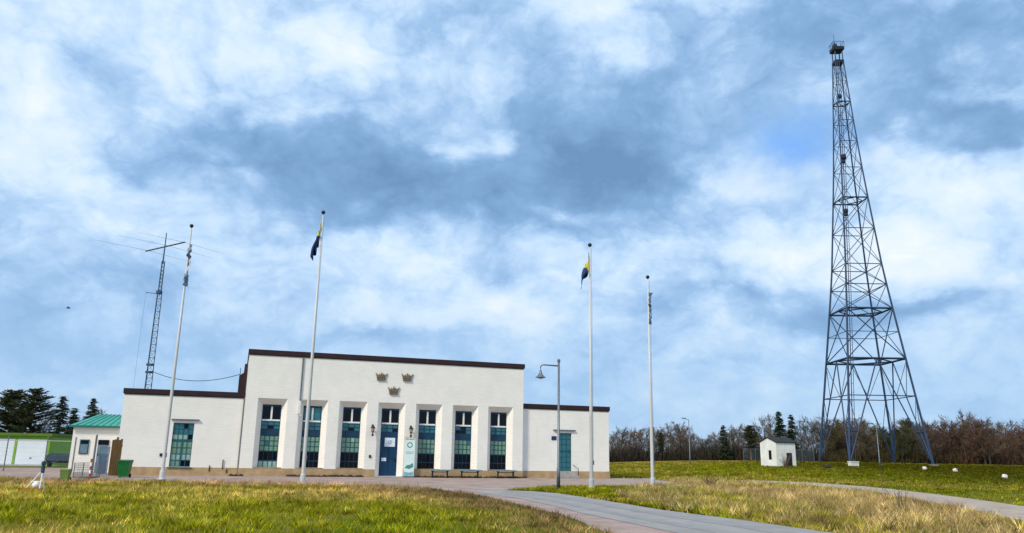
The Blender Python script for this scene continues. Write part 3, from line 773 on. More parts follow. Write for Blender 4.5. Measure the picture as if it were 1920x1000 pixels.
u, z = fac(302, 853, WV); bx(u-0.07, u+0.07, WV-0.06, WV-0.002, z-0.08, z+0.08).build('switch_box', M['iron'], B)
for (px, ya, yb) in ((393, 873, 884), (418.5, 862, 880), (425, 880, 887)):
    u, z = fac(px, ya, WV-0.05); z1 = fac(px, yb, WV-0.05)[1]
    MB().tube([(u, WV-0.05, z1), (u, WV-0.05, z)], 0.028).build('vent_pipe', M['iron'], B)
# cable duct from the roof edge with its white end box
u, z = fac(570, 669); u2, z2 = fac(561.5, 752); z3 = fac(560, 776)[1]; uu = 0.5*(u+u2)
MB().tube([(uu, -0.05, ZMW-0.05), (uu, -0.05, z2)], 0.04, 8).build('downpipe', M['galv'], B)
dpx = MB(); dpx.box(uu-0.09, uu+0.05, -0.13, -0.004, z3, z2); dpx.tube([(uu-0.06, -0.06, z3), (uu+0.12, -0.08, z3-0.12)], 0.03); dpx.build('pipe_box', M['white'], B)
for uu in (U0-0.05,):
    MB().tube([(uu, WV-0.06, 0.1), (uu, WV-0.06, ZWW-0.05)], 0.035, 8).build('downpipe', M['galv'], B)
# three open crowns in bronze
def crown(px, py):
    u, z = fac(px, py); w = 0.34; h = 0.26
    o = [(-w*0.72, -h), (w*0.72, -h), (w*0.82, -h*0.25), (w*1.05, h*0.75), (w*0.55, h*0.12), (w*0.40, h*0.62), (w*0.20, h*0.10), (0, h*0.95),
         (-w*0.20, h*0.10), (-w*0.40, h*0.62), (-w*0.55, h*0.12), (-w*1.05, h*0.75), (-w*0.82, -h*0.25)]
    cm = MB().prism([(u+a, z+b) for a, b in o], -0.07, -0.003)
    c = cm.build('crown_emblem', M['bronze'], B)
    g2 = MB().box(u-w*0.74, u+w*0.74, -0.10, -0.072, z-h*0.98, z-h*0.62)
    for q in (-0.45, 0, 0.45): MB().lathe([(0.004, -0.05), (0.045, 0.0), (0.004, 0.05)], (u+w*q, -0.075, z-h*0.30), 6).build('crown_jewel', M['bronze'], c)
    g2.build('crown_band', M['bronze'], c)
crown(715, 705.5); crown(763.5, 707); crown(738, 732)

# flower bed strips along the plinth
def bed(ua, ub, name_label):
    pm = MB(); n = int((ub-ua)/0.12)
    for i in range(n):
        x = ua+(ub-ua)*i/n+R.uniform(-0.05, 0.05); y = -0.20+R.uniform(-0.10, 0.10); r = R.uniform(0.08, 0.16)
        pm.lathe([(r, 0), (r*0.8, r*0.5), (r*0.25, r*0.85)], (x, y, 0.0), 5)
    for i in range(n*3):
        x = R.uniform(ua, ub); y = -0.20+R.uniform(-0.12, 0.12); h = R.uniform(0.06, 0.2); dx = R.uniform(-0.06, 0.06)
        pm.poly([(x-0.012, y, 0.02), (x+0.012, y, 0.02), (x+dx, y+R.uniform(-0.05, 0.05), h)])
    o = pm.build('flower_bed', M['soil']); o.location = FO; o.rotation_euler = (0, 0, FA)
    tag(o, name_label, 'flower bed'); return o
bed(wins[1][0]-0.6, wins[3][0]-1.0, 'strip of dark withered plants under the windows left of the blue door')
bed(wins[4][0]-0.9, wins[6][1]+1.2, 'strip of dark withered plants behind the three benches')
bed(U0-0.4, U0+0.25, 'small dark withered plant clump at the left corner of the centre block')

# benches
def bench(px0, px1, py, label):
    V = -0.75
    ua, z = fac(px0, py, V); ub, z2 = fac(px1, py+0.7, V); L = ub-ua; h = 0.46
    e = empty('bench', fworld(ua, V), FA); tag(e, label, 'bench', 'benches along the station wall')
    for j in range(4):
        y0 = -0.24+j*0.125
        bx(0, L, y0, y0+0.10, h-0.036, h+0.03).build('slat', M['benchwood'], e)
    for x in (0.20, L-0.20):
        lg = MB(); lg.box(x-0.03, x+0.03, -0.22, 0.24, h-0.085, h-0.037)
        lg.box(x-0.035, x+0.035, -0.05, 0.05, 0.03, h-0.086); lg.box(x-0.05, x+0.05, -0.20, 0.20, 0.005, 0.031)
        lg.build('leg', M['iron'], e)
    MB().box(0.24, L-0.24, -0.02, 0.02, h-0.13, h-0.09).build('stretcher', M['iron'], e)
bench(805, 845, 880, 'slatted bench nearest the blue door, beside the upright banner')
bench(860, 902, 880, 'middle one of the three slatted benches')
bench(928, 968, 880.5, 'slatted bench farthest right, under the last tall window')

# upright banner beside the door
V = -0.35
a, zt1 = fac(759.5, 821, V); b, zb1 = fac(776, 884, V)
e = empty('display_banner', fworld(a, V), FA); tag(e, 'narrow pale turquoise roll-up banner standing right of the blue door', 'banner')
W = b-a; H = zt1
M['banner'] = mat('banner_fabric', (0.70, 0.84, 0.81), 0.7, var=0.06, scale=3)
M['bannerink'] = mat('banner_ink_green', (0.07, 0.30, 0.25), 0.7, var=0.3, scale=6)
M['bannerblue'] = mat('banner_ink_blue', (0.22, 0.50, 0.62), 0.7, var=0.3, scale=6)
M['bannergold'] = mat('banner_ink_gold', (0.55, 0.42, 0.16), 0.7, var=0.3, scale=6)
bx(0, W, -0.006, 0.006, 0.10, H).build('sheet', M['banner'], e)
bx(-0.02, W+0.02, -0.10, 0.10, 0.012, 0.095).build('base', M['galv'], e)
bx(-0.01, W+0.01, -0.015, 0.015, H, H+0.03).build('top_rail', M['bannergold'], e)
MB().tube([(W/2, 0.03, 0.08), (W/2, 0.03, H)], 0.012).build('support_pole', M['galv'], e)
ring = MB()
for q in range(20):
    a0, a1 = 2*math.pi*q/20, 2*math.pi*(q+1)/20; r0, r1 = 0.11, 0.17
    f = lambda r, t: (W/2+r*math.cos(t), -0.009, H-0.42+r*math.sin(t))
    ring.quad(f(r0, a0), f(r1, a0), f(r1, a1), f(r0, a1))
ring.build('round_emblem', M['bannerink'], e)
bl = MB()
for j, (x0, x1) in enumerate(((0.1, 0.9), (0.16, 0.8))): bl.quad((W*x0, -0.009, H-0.85-j*0.09), (W*x1, -0.009, H-0.85-j*0.09), (W*x1, -0.009, H-0.81-j*0.09), (W*x0, -0.009, H-0.81-j*0.09))
bl.build('text_lines', M['bannerblue'], e)
lo = MB(); lo.poly([(W*0.08, -0.009, 0.55), (W*0.55, -0.009, 0.50), (W*0.92, -0.009, 0.62), (W*0.85, -0.009, 0.85), (W*0.6, -0.009, 0.74), (W*0.3, -0.009, 0.72)]); lo.build('picture', M['bannerink'], e)
lo = MB(); lo.poly([(W*0.04, -0.009, 0.12), (W*0.96, -0.009, 0.12), (W*0.96, -0.009, 0.36), (W*0.5, -0.009, 0.28), (W*0.04, -0.009, 0.34)]); lo.build('picture', M['bannerblue'], e)
lo = MB(); lo.quad((W*0.05, -0.009, H-0.12), (W*0.95, -0.009, H-0.12), (W*0.95, -0.009, H-0.05), (W*0.05, -0.009, H-0.05)); lo.build('gold_band', M['bannergold'], e)

# ------------------------------------------------------------------ flagpoles and flags
def flagpole(bp, tp, label, H):
    p = at_z(bp[0], bp[1], 0.0); e = empty('flagpole', (p.x, p.y, 0.0)); tag(e, label, 'flagpole', 'four white flagpoles in front of the station')
    MB().tube([(0, 0, 0.0), (0, 0, 0.35), (0, 0, H*0.4), (0, 0, H)], [0.095, 0.088, 0.072, 0.028], 14).build('pole', M['polewhite'], e, smooth=True)
    MB().lathe([(0.19, 0.0), (0.19, 0.05), (0.125, 0.08), (0.125, 0.40), (0.107, 0.42)], (0, 0, 0.0), 12).build('base_sleeve', M['polewhite'], e)
    MB().lathe([(0.02, H), (0.03, H+0.03), (0.085, H+0.06), (0.10, H+0.12), (0.085, H+0.18), (0.02, H+0.22)], (0, 0, 0), 10).build('finial', M['iron'], e, smooth=True)
    MB().tube([(0.10, -0.05, 1.1), (0.07, -0.05, H-0.1)], 0.006, 4).build('halyard', M['galv'], e)
    bx(0.07, 0.13, -0.07, -0.03, 1.05, 1.25).build('cleat', M['galv'], e)
    return p, H
def top_height(bp, tp):
    p = at_z(bp[0], bp[1], 0.0); q = at_y(tp[0], tp[1], p.y); return q.z
POLES = [((303, 900), (354, 428), 'leftmost white flagpole with a pale pennant, in front of the left wing'),
         ((567, 907), (611, 403), 'white flagpole with a dark limp flag, crossing the second tall window'),
         ((1109, 916), (1103, 464), 'white flagpole with the yellow and blue flag, before the right wing'),
         ((1224, 913), (1217, 524), 'rightmost white flagpole, standing clear of the building')]
pole_pos = []
for bp, tp, lb in POLES:
    pole_pos.append(flagpole(bp, tp, lb, top_height(bp, tp)))
def cloth_flag(i, top, hoist, fly, spread, side, swirl, cross, mats, label, droop=1.0, phase=0.0):
    p, H = pole_pos[i]; n, mrows = 40, 26; vv = []; ff = []; mi = []
    for a in range(n+1):
        s_ = a/n
        for b in range(mrows+1):
            t = b/mrows
            fold = math.sin(s_*swirl*2*math.pi+phase+t*1.3)
            # limp cloth: the fly end slides down and gathers into folds beside the pole
            wid = spread*(0.25+0.75*math.sin(min(1, 0.15+t*1.05)*math.pi*0.62))
            x = side*(0.05 + s_*wid*(0.45+0.35*t) + 0.10*fold*s_)
            y = -0.04 + 0.16*math.cos(s_*swirl*2*math.pi+phase*0.7+t*2.0)*(0.25+s_)
            z = -t*hoist*(1-0.30*s_) - s_*fly*droop*(0.62+0.16*t) + 0.05*fold
            vv.append((x, y, z))
    for a in range(n):
        for b in range(mrows):
            s_ = (a+0.5)/n; t = (b+0.5)/mrows; k = a*(mrows+1)+b
            ff.append((k, k+mrows+1, k+mrows+2, k+1)); mi.append(cross(s_, t))
    me = bpy.data.meshes.new('flag'); me.from_pydata(vv, [], ff); me.polygons.foreach_set('material_index', mi); me.update()
    o = link_mesh('flag', me, mats, smooth=True); o.location = (p.x, p.y, top)
    md = o.modifiers.new('thickness', 'SOLIDIFY'); md.thickness = 0.006
    tag(o, label, 'flag'); return o
swe = lambda s_, t: 1 if (0.28 < s_ < 0.50 or 0.38 < t < 0.62) else 0
swe2 = lambda s_, t: 1 if (0.22 < s_ < 0.62 or 0.30 < t < 0.66) else 0
H2 = pole_pos[1][1]; H3 = pole_pos[2][1]
cloth_flag(1, H2-0.40, 1.0, 1.6, 0.46, -1, 2.4, lambda s_, t: 1 if (0.6*s_+0.4*t) < 0.42 else 0, [M['flagblue'], M['flagyellow']], 'limp blue and yellow flag hanging dark at the second pole from the left', 1.0, 0.4)
cloth_flag(2, H3-0.25, 1.0, 1.55, 0.68, -1, 1.3, lambda s_, t: 1 if 0.17 < (0.55*s_+0.45*t) < 0.50 else 0, [M['flagblue'], M['flagyellow']], 'drooping flag with a broad yellow band and blue ends before the right wing', 0.95, 1.9)
def pennant(i, top, bot, w, mats, label, seed):
    p, H = pole_pos[i]; rr = random.Random(seed); n = 46; vv = []; ff = []; mi = []; L = top-bot
    for a in range(n+1):
        t = a/n; tw = 1.4*math.sin(t*9+seed)+0.8*math.sin(t*23+seed*2); ww = w*(0.75+0.25*math.sin(t*11+seed))*(1.05-0.45*t)+0.02
        for b in range(7):
            q = b/6; an = tw+q*2.4
            vv.append((0.05+ww*(q-0.25)*math.cos(tw*0.6)+0.05*math.sin(an*2), -0.09+0.10*math.sin(an), -t*L-0.06*q))
    for a in range(n):
        for b in range(6):
            k = a*7+b; ff.append((k, k+7, k+8, k+1)); mi.append(int((a/n*3.2+0.25*b) + (seed % 2)) % 2)
    me = bpy.data.meshes.new('pennant'); me.from_pydata(vv, [], ff); me.polygons.foreach_set('material_index', mi); me.update()
    o = link_mesh('pennant', me, mats, smooth=True); o.location = (p.x, p.y, top)
    md = o.modifiers.new('thickness', 'SOLIDIFY'); md.thickness = 0.006
    tag(o, label, 'pennant', 'long narrow pennants on the outer poles')
y1 = pole_pos[0][0].y
pennant(0, at_y(351, 458, y1).z, at_y(342, 536, y1).z, 0.24, [M['pblue'], M['pgrey']], 'twisted blue and pale pennant on the leftmost pole', 3)
y4 = pole_pos[3][0].y
pennant(3, at_y(1218, 548, y4).z, at_y(1219, 608, y4).z, 0.22, [M['pblue'], M['pblue']], 'twisted dull blue pennant on the rightmost pole', 8)

# ------------------------------------------------------------------ street lamps
def street_lamp(base, H, arm_px, rz, label, r0=0.06, small=False):
    e = empty('street_lamp', base, rz); tag(e, label, 'street lamp')
    MB().tube([(0, 0, 0), (0, 0, 0.9), (0, 0, 0.95), (0, 0, H)], [r0*1.35, r0*1.35, r0, r0*0.8], 10).build('pole', M['galv'], e, smooth=True)
    if small:
        MB().tube([(0, 0, H-0.05), (-0.5, 0, H+0.12)], 0.035, 6).build('arm', M['galv'], e)
        bx(-0.85, -0.35, -0.12, 0.12, H+0.10, H+0.20).build('lamp_head', M['galv'], e)
        return e
    MB().lathe([(r0*1.2, H-0.02), (r0*1.2, H+0.08), (0.01, H+0.12)], (0, 0, 0), 8).build('cap', M['galv'], e)
    A = arm_px
    MB().tube([(0, 0, H-0.20), (-A+0.14, 0, H-0.16), (-A+0.04, 0, H-0.18), (-A, 0, H-0.26), (-A, 0, H-0.46)], [0.035, 0.03, 0.03, 0.03, 0.03], 8).build('arm', M['galv'], e, smooth=True)
    sh = MB().lathe([(0.04, -0.40), (0.06, -0.50), (0.09, -0.58), (0.20, -0.70), (0.24, -0.72), (0.23, -0.735), (0.02, -0.72)], (-A, 0, H), 14).build('lamp_shade', M['galv'], e, smooth=True)
    MB().lathe([(0.13, -0.72), (0.12, -0.77), (0.03, -0.79)], (-A, 0, H), 10).build('lamp_glass', M['lampglass'], sh)
    return e
p = at_z(1047, 919, 0.0); q = at_y(1041, 678, p.y); armu = abs(at_y(1007, 690, p.y).x - at_y(1041, 690, p.y).x)
street_lamp((p.x, p.y, 0), q.z, armu, 0.0, 'grey street lamp with a bell shade on a side arm by the right wing', 0.06)
p = gpt(1294, 868, 96); q = at_y(1290, 787, 96)
street_lamp(p, q.z-p.z, 0, 0.0, 'slim far street lamp before the bare trees left of the hut', 0.05, True)
p = gpt(1650, 875, 86); q = at_y(1636, 797, 86)
street_lamp(p, q.z-p.z, 0, 0.0, 'slim far street lamp in front of the lattice tower', 0.05, True)

# ------------------------------------------------------------------ lattice tower
TY = 105.0
tc0 = gpt(1638, 868, TY)
T = empty('lattice_tower', tc0); tag(T, 'tall blue-grey steel lattice tower with a platform at the top', 'tower')
hd = Vector((tc0.x, tc0.y, 0)).normalized(); e2 = hd; e1 = Vector((hd.y, -hd.x, 0))
zc0 = TY*cp + (tc0.z-EYE)*sp
def tz(py): return at_y(1638 - (868-py)*66/776.0, py, TY).z - tc0.z
def corner(k, z, wpx, zc):
    # base spread read off the photograph, then scaled by the width at this height
    s_ = wpx/212.0*zc/zc0
    a, b = 6.80, 2.70
    offs = [(-a, b), (-b, -a), (a, -b), (b, a)][k]
    v = (e1*offs[0] + e2*offs[1])*s_
    return Vector((v.x, v.y, z))
lev_px = [(868, 212), (678, 149), (585, 119), (540, 105), (502, 94), (435, 79), (377, 66), (320, 54), (270, 45), (230, 38), (195, 33), (155, 26.5), (118, 21)]
levels = []
for py, w in lev_px:
    z = tz(py) if py != 868 else 0.0
    levels.append([corner(k, z, w, TY*cp+(z+tc0.z-EYE)*sp) for k in range(4)])
NL = len(levels)
def beam(name, a, b, r, parent=T, seg=4): return MB().tube([a, b], r, seg).build(name, M['steelblue'], parent)
for k in range(4):
    MB().tube([levels[i][k] for i in range(NL)], [0.155-0.070*i/(NL-1) for i in range(NL)], 4).build('leg', M['steelblue'], T)
    c = levels[0][k]
    bx(c.x-0.4, c.x+0.4, c.y-0.4, c.y+0.4, -0.15, 0.10).build('footing', M['concrete'], T)
strong = {1, 2, 6, 10}
for i in range(1, NL):
    th = 0.080 - 0.034*i/NL
    for k in range(4):
        j = (k+1) % 4
        A0, A1, B0, B1 = levels[i-1][k], levels[i][k], levels[i-1][j], levels[i][j]
        beam('horizontal', A1, B1, th*(1.8 if i in strong else 0.9))
        mid1 = (A1+B1)/2
        if i == 1:
            beam('brace', mid1, A0, th*1.15); beam('brace', mid1, B0, th*1.15)
            for t in (0.36, 0.70):
                la = A1.lerp(A0, t); lb = B1.lerp(B0, t); va = mid1.lerp(A0, t); vb = mid1.lerp(B0, t)
                beam('horizontal', la, va, th*0.8); beam('horizontal', lb, vb, th*0.8)
                beam('brace', va, A1.lerp(A0, max(0, t-0.34)), th*0.55); beam('brace', vb, B1.lerp(B0, max(0, t-0.34)), th*0.55)
                if t < 0.5: beam('horizontal', va, vb, th*0.8)
        elif i == 2:
            beam('brace', A0, B1, th); beam('brace', B0, A1, th)
            beam('horizontal', A0.lerp(A1, 0.53), B0.lerp(B1, 0.53), th*0.6)
        else:
            beam('brace', A0, B1, th*0.72); beam('brace', B0, A1, th*0.72)
        if i in strong:                                # diamond stiffening across the inside of the ring
            nx_ = (levels[i][j]+levels[i][(k+2) % 4])/2
            beam('ring_strut', mid1, nx_, th*1.3)
# cable ladder up the front leg
lad = MB(); z0 = levels[0][1]
inset = lambda v: v + (Vector((0, 0, v.z))-v)*0.06
pts = [inset(levels[i][1]) for i in range(NL)]
off = e1*0.22
lad.tube([q+off for q in pts], 0.06, 4); lad.tube([q+off*2.2 for q in pts], 0.04, 4)
for i in range(NL-1):
    for t in np.linspace(0, 1, 12, endpoint=False):
        q = pts[i].lerp(pts[i+1], t); lad.tube([q+off, q+off*2.2], 0.02, 4)
lad.build('cable_ladder', M['steelblue'], T)
for py, sz in ((188, 0.40), (303, 0.55), (312, 0.40), (405, 0.45), (412, 0.35)):
    z = tz(py); i = max(q for q in range(NL-1) if levels[q][1].z <= z)
    t = (z-levels[i][1].z)/(levels[i+1][1].z-levels[i][1].z); q = levels[i][1].lerp(levels[i+1][1], t)
    d_ = MB().lathe([(sz*0.55, -sz*0.6), (sz*0.7, -sz*0.3), (sz*0.7, sz*0.3), (sz*0.55, sz*0.6)], tuple(q+off*1.5-e2*0.25), 8); d_.build('antenna_drum', M['towerdark'], T)
# platforms
top = levels[-1]; zt_ = top[0].z; zp = tz(92)
def platform(z, rad, thick, name):
    cs = [corner(k, 0, 1, zc0).normalized()*rad for k in range(4)]
    pm = MB(); n0 = len(pm.v); pm.v += [(c.x, c.y, z) for c in cs]+[(c.x, c.y, z+thick) for c in cs]
    for f in ((0, 3, 2, 1), (4, 5, 6, 7), (0, 1, 5, 4), (1, 2, 6, 5), (2, 3, 7, 6), (3, 0, 4, 7)): pm.face(f)
    return pm.build(name, M['towerdark'], T), cs
platform(zt_-0.25, top[0].xy.length*1.12, 0.45, 'lower_platform')
pf, cs = platform(zp-0.45, 1.12, 0.5, 'upper_platform')
for k in range(4): beam('post', Vector((top[k].x*0.9, top[k].y*0.9, zt_)), Vector((top[k].x*0.9, top[k].y*0.9, zp-0.5)), 0.09)
for k in range(4):
    a, b = cs[k], cs[(k+1) % 4]
    for t in (0, 0.33, 0.66): q = a.lerp(b, t); beam('railing_post', Vector((q.x, q.y, zp)), Vector((q.x, q.y, zp+0.8)), 0.03, pf)
    beam('railing', Vector((a.x, a.y, zp+0.8)), Vector((b.x, b.y, zp+0.8)), 0.035, pf)
beam('lightning_rod', Vector((-0.3, 0, zp)), Vector((-0.3, 0, tz(66))), 0.04)
beam('antenna_stub', Vector((-0.55, 0.1, zp)), Vector((-0.55, 0.1, tz(80))), 0.035)
MB().lathe([(0.3, 0), (0.38, 0.3), (0.2, 0.7), (0.03, 1.0)], (-0.25, 0, zp+0.05), 8).build('beacon', M['towerdark'], T)

# ------------------------------------------------------------------ antenna mast behind the left wing
MY = 58.0
mb_ = at_y(281, 690, MY); mx = 0.5*(mb_.x + at_y(312, 437, MY).x)
A = empty('antenna_mast', (mx, MY, 0)); tag(A, 'slender steel lattice antenna mast rising behind the left wing', 'antenna mast')
def mz(py): return at_y(312-(py-437)*0.126, py, MY).z
zc1, zc2, zc3, ztop = mz(548), mz(490), mz(470), mz(437)
def mleg(k, r): an = 2*math.pi*k/3+0.35; return Vector((r*math.cos(an), r*math.sin(an), 0))
for k in range(3):
    MB().tube([mleg(k, 0.34), mleg(k, 0.20)+Vector((0, 0, zc1))], [0.035, 0.03], 5).build('leg', M['mast'], A)
    MB().tube([mleg(k, 0.13)+Vector((0, 0, zc1-0.1)), mleg(k, 0.12)+Vector((0, 0, zc2))], 0.04, 5).build('leg', M['mast'], A)
nst = 26
for k in range(3):
    lm = MB()
    for i in range(nst):
        za, zb = zc1*i/nst, zc1*(i+1)/nst; ra, rb = 0.34-0.14*i/nst, 0.34-0.14*(i+1)/nst
        kk = (k+1) % 3
        a = mleg(k, ra)+Vector((0, 0, za)); b = mleg(kk, rb)+Vector((0, 0, zb)); c = mleg(k, rb)+Vector((0, 0, zb))
        lm.tube([a, b], 0.014, 3); lm.tube([b, c], 0.014, 3)
    for i in range(8):
        za, zb = zc1+(zc2-zc1)*i/8, zc1+(zc2-zc1)*(i+1)/8; kk = (k+1) % 3
        lm.tube([mleg(k, 0.125)+Vector((0, 0, za)), mleg(kk, 0.125)+Vector((0, 0, zb))], 0.018, 3)
    lm.build('lattice', M['mast'], A)
MB().lathe([(0.24, -0.14), (0.24, 0.10), (0.1, 0.14)], (0, 0, zc1), 8).build('collar', M['mast'], A)
MB().tube([(0, 0, zc2-0.2), (0, 0, ztop)], [0.06, 0.035], 8).build('top_tube', M['mast'], A)
for py in (684, 698):
    MB().lathe([(0.30, -0.07), (0.30, 0.07)], (0, 0, mz(py)), 6).build('clamp', M['mast'], A)
zb = mz(463)
b0 = at_z(280, 472, zb); b1 = at_z(337, 459, zb); O_ = Vector((mx, MY, zb))
bd = (b1-b0); bd.z = 0; bd.normalize(); blen = 2.6
boom = MB().tube([(-bd.x*blen, -bd.y*blen, zb), (bd.x*blen, bd.y*blen, zb)], 0.055, 6).build('boom', M['mast'], A)
ed = Vector((-bd.y, bd.x, 0))
for t, hl in ((-2.4, 4.2), (0.4, 4.0), (2.45, 3.7)):
    c = bd*t
    MB().tube([(c.x-ed.x*hl, c.y-ed.y*hl, zb-0.10), (c.x, c.y, zb+0.03), (c.x+ed.x*hl, c.y+ed.y*hl, zb-0.10)], [0.004, 0.011, 0.004], 4).build('element', M['mast'], boom)
sa = MB().tube([(0, 0, zc1-0.15), (-0.95, -0.1, zc1-0.05)], 0.025, 5); sa.build('side_arm', M['mast'], A)
MB().tube([(-0.95, -0.1, zc1-0.05), (-0.98, -0.1, 4.0)], 0.007, 4).build('wire', M['mast'], A)
# whip on the roof and the cable slung to it
rp = fac(447, 735, 6.0); rw = fworld(rp[0], 6.0, 0); rz_t = at_y(447.5, 690, rw.y).z
rod = MB().tube([(0, 0, ZW-0.11), (0, 0, rz_t)], [0.03, 0.02], 6).build('roof_rod', M['mast']); rod.location = (rw.x, rw.y, 0)
tag(rod, 'thin steel rod standing on the left wing roof beside the stepped brown upstand', 'rod')
ca = Vector((mx+0.28, MY, mz(697))); cb = Vector((rw.x, rw.y, at_y(447, 702, rw.y).z)); sag = 0.55
MB().tube([ca.lerp(cb, t)-Vector((0, 0, sag*4*t*(1-t))) for t in np.linspace(0, 1, 22)], 0.022, 5).build('cable', M['iron'])
tag(bpy.data.objects['cable'], 'black cable slung from the antenna mast to the roof rod', 'cable')

# ------------------------------------------------------------------ white hut and field stones
hp = gpt(1457, 873, 88)
Hh = empty('small_hut', hp, 0); tag(Hh, 'small white rendered hut with dark gabled roof in the field', 'hut')
hdir = Vector((hp.x, hp.y, 0)).normalized(); e1h = Vector((hdir.y, -hdir.x, 0))
rot = math.atan2(e1h.y, e1h.x) + math.radians(42)
Hh.rotation_euler = (0, 0, rot)           # local +x: right-back (side wall), +y: left-back (gable wall)
sx_, sy_, eh, rh = 2.75, 2.55, 2.62, 3.12
hb = MB(); hb.quad((0, 0, -0.2), (sx_, 0, -0.2), (sx_, 0, eh), (0, 0, eh)); hb.quad((0, sy_, -0.2), (sx_, sy_, -0.2), (sx_, sy_, eh), (0, sy_, eh))
for x in (0, sx_): hb.poly([(x, 0, -0.2), (x, sy_, -0.2), (x, sy_, eh), (x, sy_/2, rh), (x, 0, eh)])
hb.build('wall', M['hut'], Hh)
rf = MB(); o_ = 0.12
for ya, yb in ((-o_, sy_/2), (sy_+o_, sy_/2)):
    za = eh - (rh-eh)/(sy_/2)*o_ + 0.02
    rf.poly([(-o_, ya, za), (sx_+o_, ya, za), (sx_+o_, yb, rh+0.02), (-o_, yb, rh+0.02)])
    rf.poly([(-o_, ya, za+0.09), (sx_+o_, ya, za+0.09), (sx_+o_, yb, rh+0.11), (-o_, yb, rh+0.11)])
    rf.quad((-o_, ya, za), (sx_+o_, ya, za), (sx_+o_, ya, za+0.09), (-o_, ya, za+0.09))
    for x in (-o_, sx_+o_): rf.quad((x, ya, za), (x, yb, rh+0.02), (x, yb, rh+0.11), (x, ya, za+0.09))
rf.build('roof', M['hutroof'], Hh)
bx(-0.03, 0.02, sy_*0.30, sy_*0.30+0.42, 0.75, 1.75).build('window', M['glass_dark'], Hh)
d_ = bx(sx_*0.52, sx_*0.52+0.75, -0.03, 0.02, 0.0, 1.5).build('door', M['iron'], Hh)
def lump(name, mt, p, r, h, label, cat, group=None, seed=0):
    rr = random.Random(seed); bm = bmesh.new(); bmesh.ops.create_icosphere(bm, subdivisions=2, radius=1)
    for v_ in bm.verts:
        k_ = 1+rr.uniform(-0.13, 0.13); v_.co = Vector((v_.co.x*r*k_, v_.co.y*r*k_, max(-0.1, (v_.co.z*0.62+0.45)*h*k_)))
    me = bpy.data.meshes.new(name); bm.to_mesh(me); bm.free()
    o = link_mesh(name, me, mt); o.location = p; tag(o, label, cat, group); return o
for px, py, Y, lb in ((1733, 874, 84, 'white marker stone nearest the tower on its right'), (1790, 875, 80, 'middle white marker stone of the three right of the tower'), (1882, 880, 66, 'white marker stone farthest right in the field')):
    p = gpt(px, py, Y); lump('marker_stone', M['stone'], p, 0.22, 0.36, lb, 'stone', 'white marker stones in the field', px)
p = gpt(1552, 875, 84); lump('dark_stone', M['soil'], p, 0.45, 0.40, 'low dark brown boulder in the field left of the tower foot', 'stone', None, 5)
p = gpt(1600, 867, 92)
e = empty('equipment_cabinet', p, 0.3); tag(e, 'low white cabinet at the foot of the lattice tower', 'cabinet')
bx(-0.55, 0.55, -0.25, 0.25, 0, 0.50).build('body', M['stone'], e); bx(-0.60, 0.60, -0.30, 0.30, 0.501, 0.58).build('lid', M['white'], e)

# ------------------------------------------------------------------ yard left of the station
# annex with turquoise roof, standing just beyond the left wing
VA = 4.5
ua, ze = fac(139, 798, VA); ub, _ = fac(233, 799, VA); ub = UL-0.06
e = empty('annex', FO, FA); tag(e, 'low white annex with a turquoise metal roof beside the left wing', 'building')
AD = 4.6
an = MB(); an.quad((ua, VA, -0.1), (ub, VA, -0.1), (ub, VA, ze), (ua, VA, ze)); an.quad((ua, VA, -0.1), (ua, VA+AD, -0.1), (ua, VA+AD, ze), (ua, VA, ze))
an.quad((ub, VA, -0.1), (ub, VA+AD, -0.1), (ub, VA+AD, ze), (ub, VA, ze)); an.quad((ua, VA+AD, -0.1), (ub, VA+AD, -0.1), (ub, VA+AD, ze), (ua, VA+AD, ze))
an.build('wall', M['wall'], e)
zr = at_y(150, 776, fworld(ua+0.3, VA+AD/2).y).z
rf = MB(); ov = 0.22; hip = 0.9
L0, L1 = (ua-ov, VA-ov, ze), (ub+0.0, VA-ov, ze); K0, K1 = (ua-ov, VA+AD+ov, ze), (ub, VA+AD+ov, ze); T0, T1 = (ua+hip, VA+AD/2, zr), (ub, VA+AD/2, zr)
rf.quad(L0, L1, T1, T0); rf.quad(K0, K1, T1, T0); rf.poly([L0, T0, K0]); rf.poly([L1, T1, K1]); rf.quad(L0, L1, K1, K0)
roof = rf.build('roof', M['turq'], e)
n = 9
for i in range(1, n):
    t = i/n; x0 = ua-ov+(ub-ua+ov)*t; x1 = ua+hip+(ub-ua-hip)*t
    MB().tube([(x0, VA-ov, ze+0.02), (x1, VA+AD/2, zr+0.02)], 0.022, 4).build('standing_seam', M['turq'], roof)
bx(ua-ov-0.01, ub, VA-ov-0.03, VA-ov+0.02, ze-0.10, ze+0.02).build('gutter', M['turqd'], e)
w0 = fac(152.5, 826, VA); w1 = fac(163, 850, VA)
w = bx(w0[0]-0.05, w1[0]+0.05, VA-0.05, VA+0.02, w1[1]-0.05, w0[1]+0.05).build('window', M['frame_teal'], e)
zm_ = w1[1]+(w0[1]-w1[1])*0.72
bx(w0[0], w1[0], VA-0.06, VA-0.052, zm_+0.02, w0[1]).build('pane', M['glass_dark'], w); bx(w0[0], w1[0], VA-0.06, VA-0.052, w1[1], zm_-0.02).build('pane', M['greyblue'], w)
w0 = fac(185, 825, VA); w1 = fac(198, 880, VA)
d_ = bx(w0[0], w1[0], VA-0.05, VA+0.02, 0.02, w0[1]-0.30).build('door', M['greyblue'], e); bx(w0[0], w1[0], VA-0.05, VA+0.02, w0[1]-0.28, w0[1]).build('fanlight', M['glass_dark'], e)
bx(w0[0]+0.05, w0[0]+0.12, VA-0.09, VA-0.051, 0.95, 1.1).build('handle', M['iron'], d_)

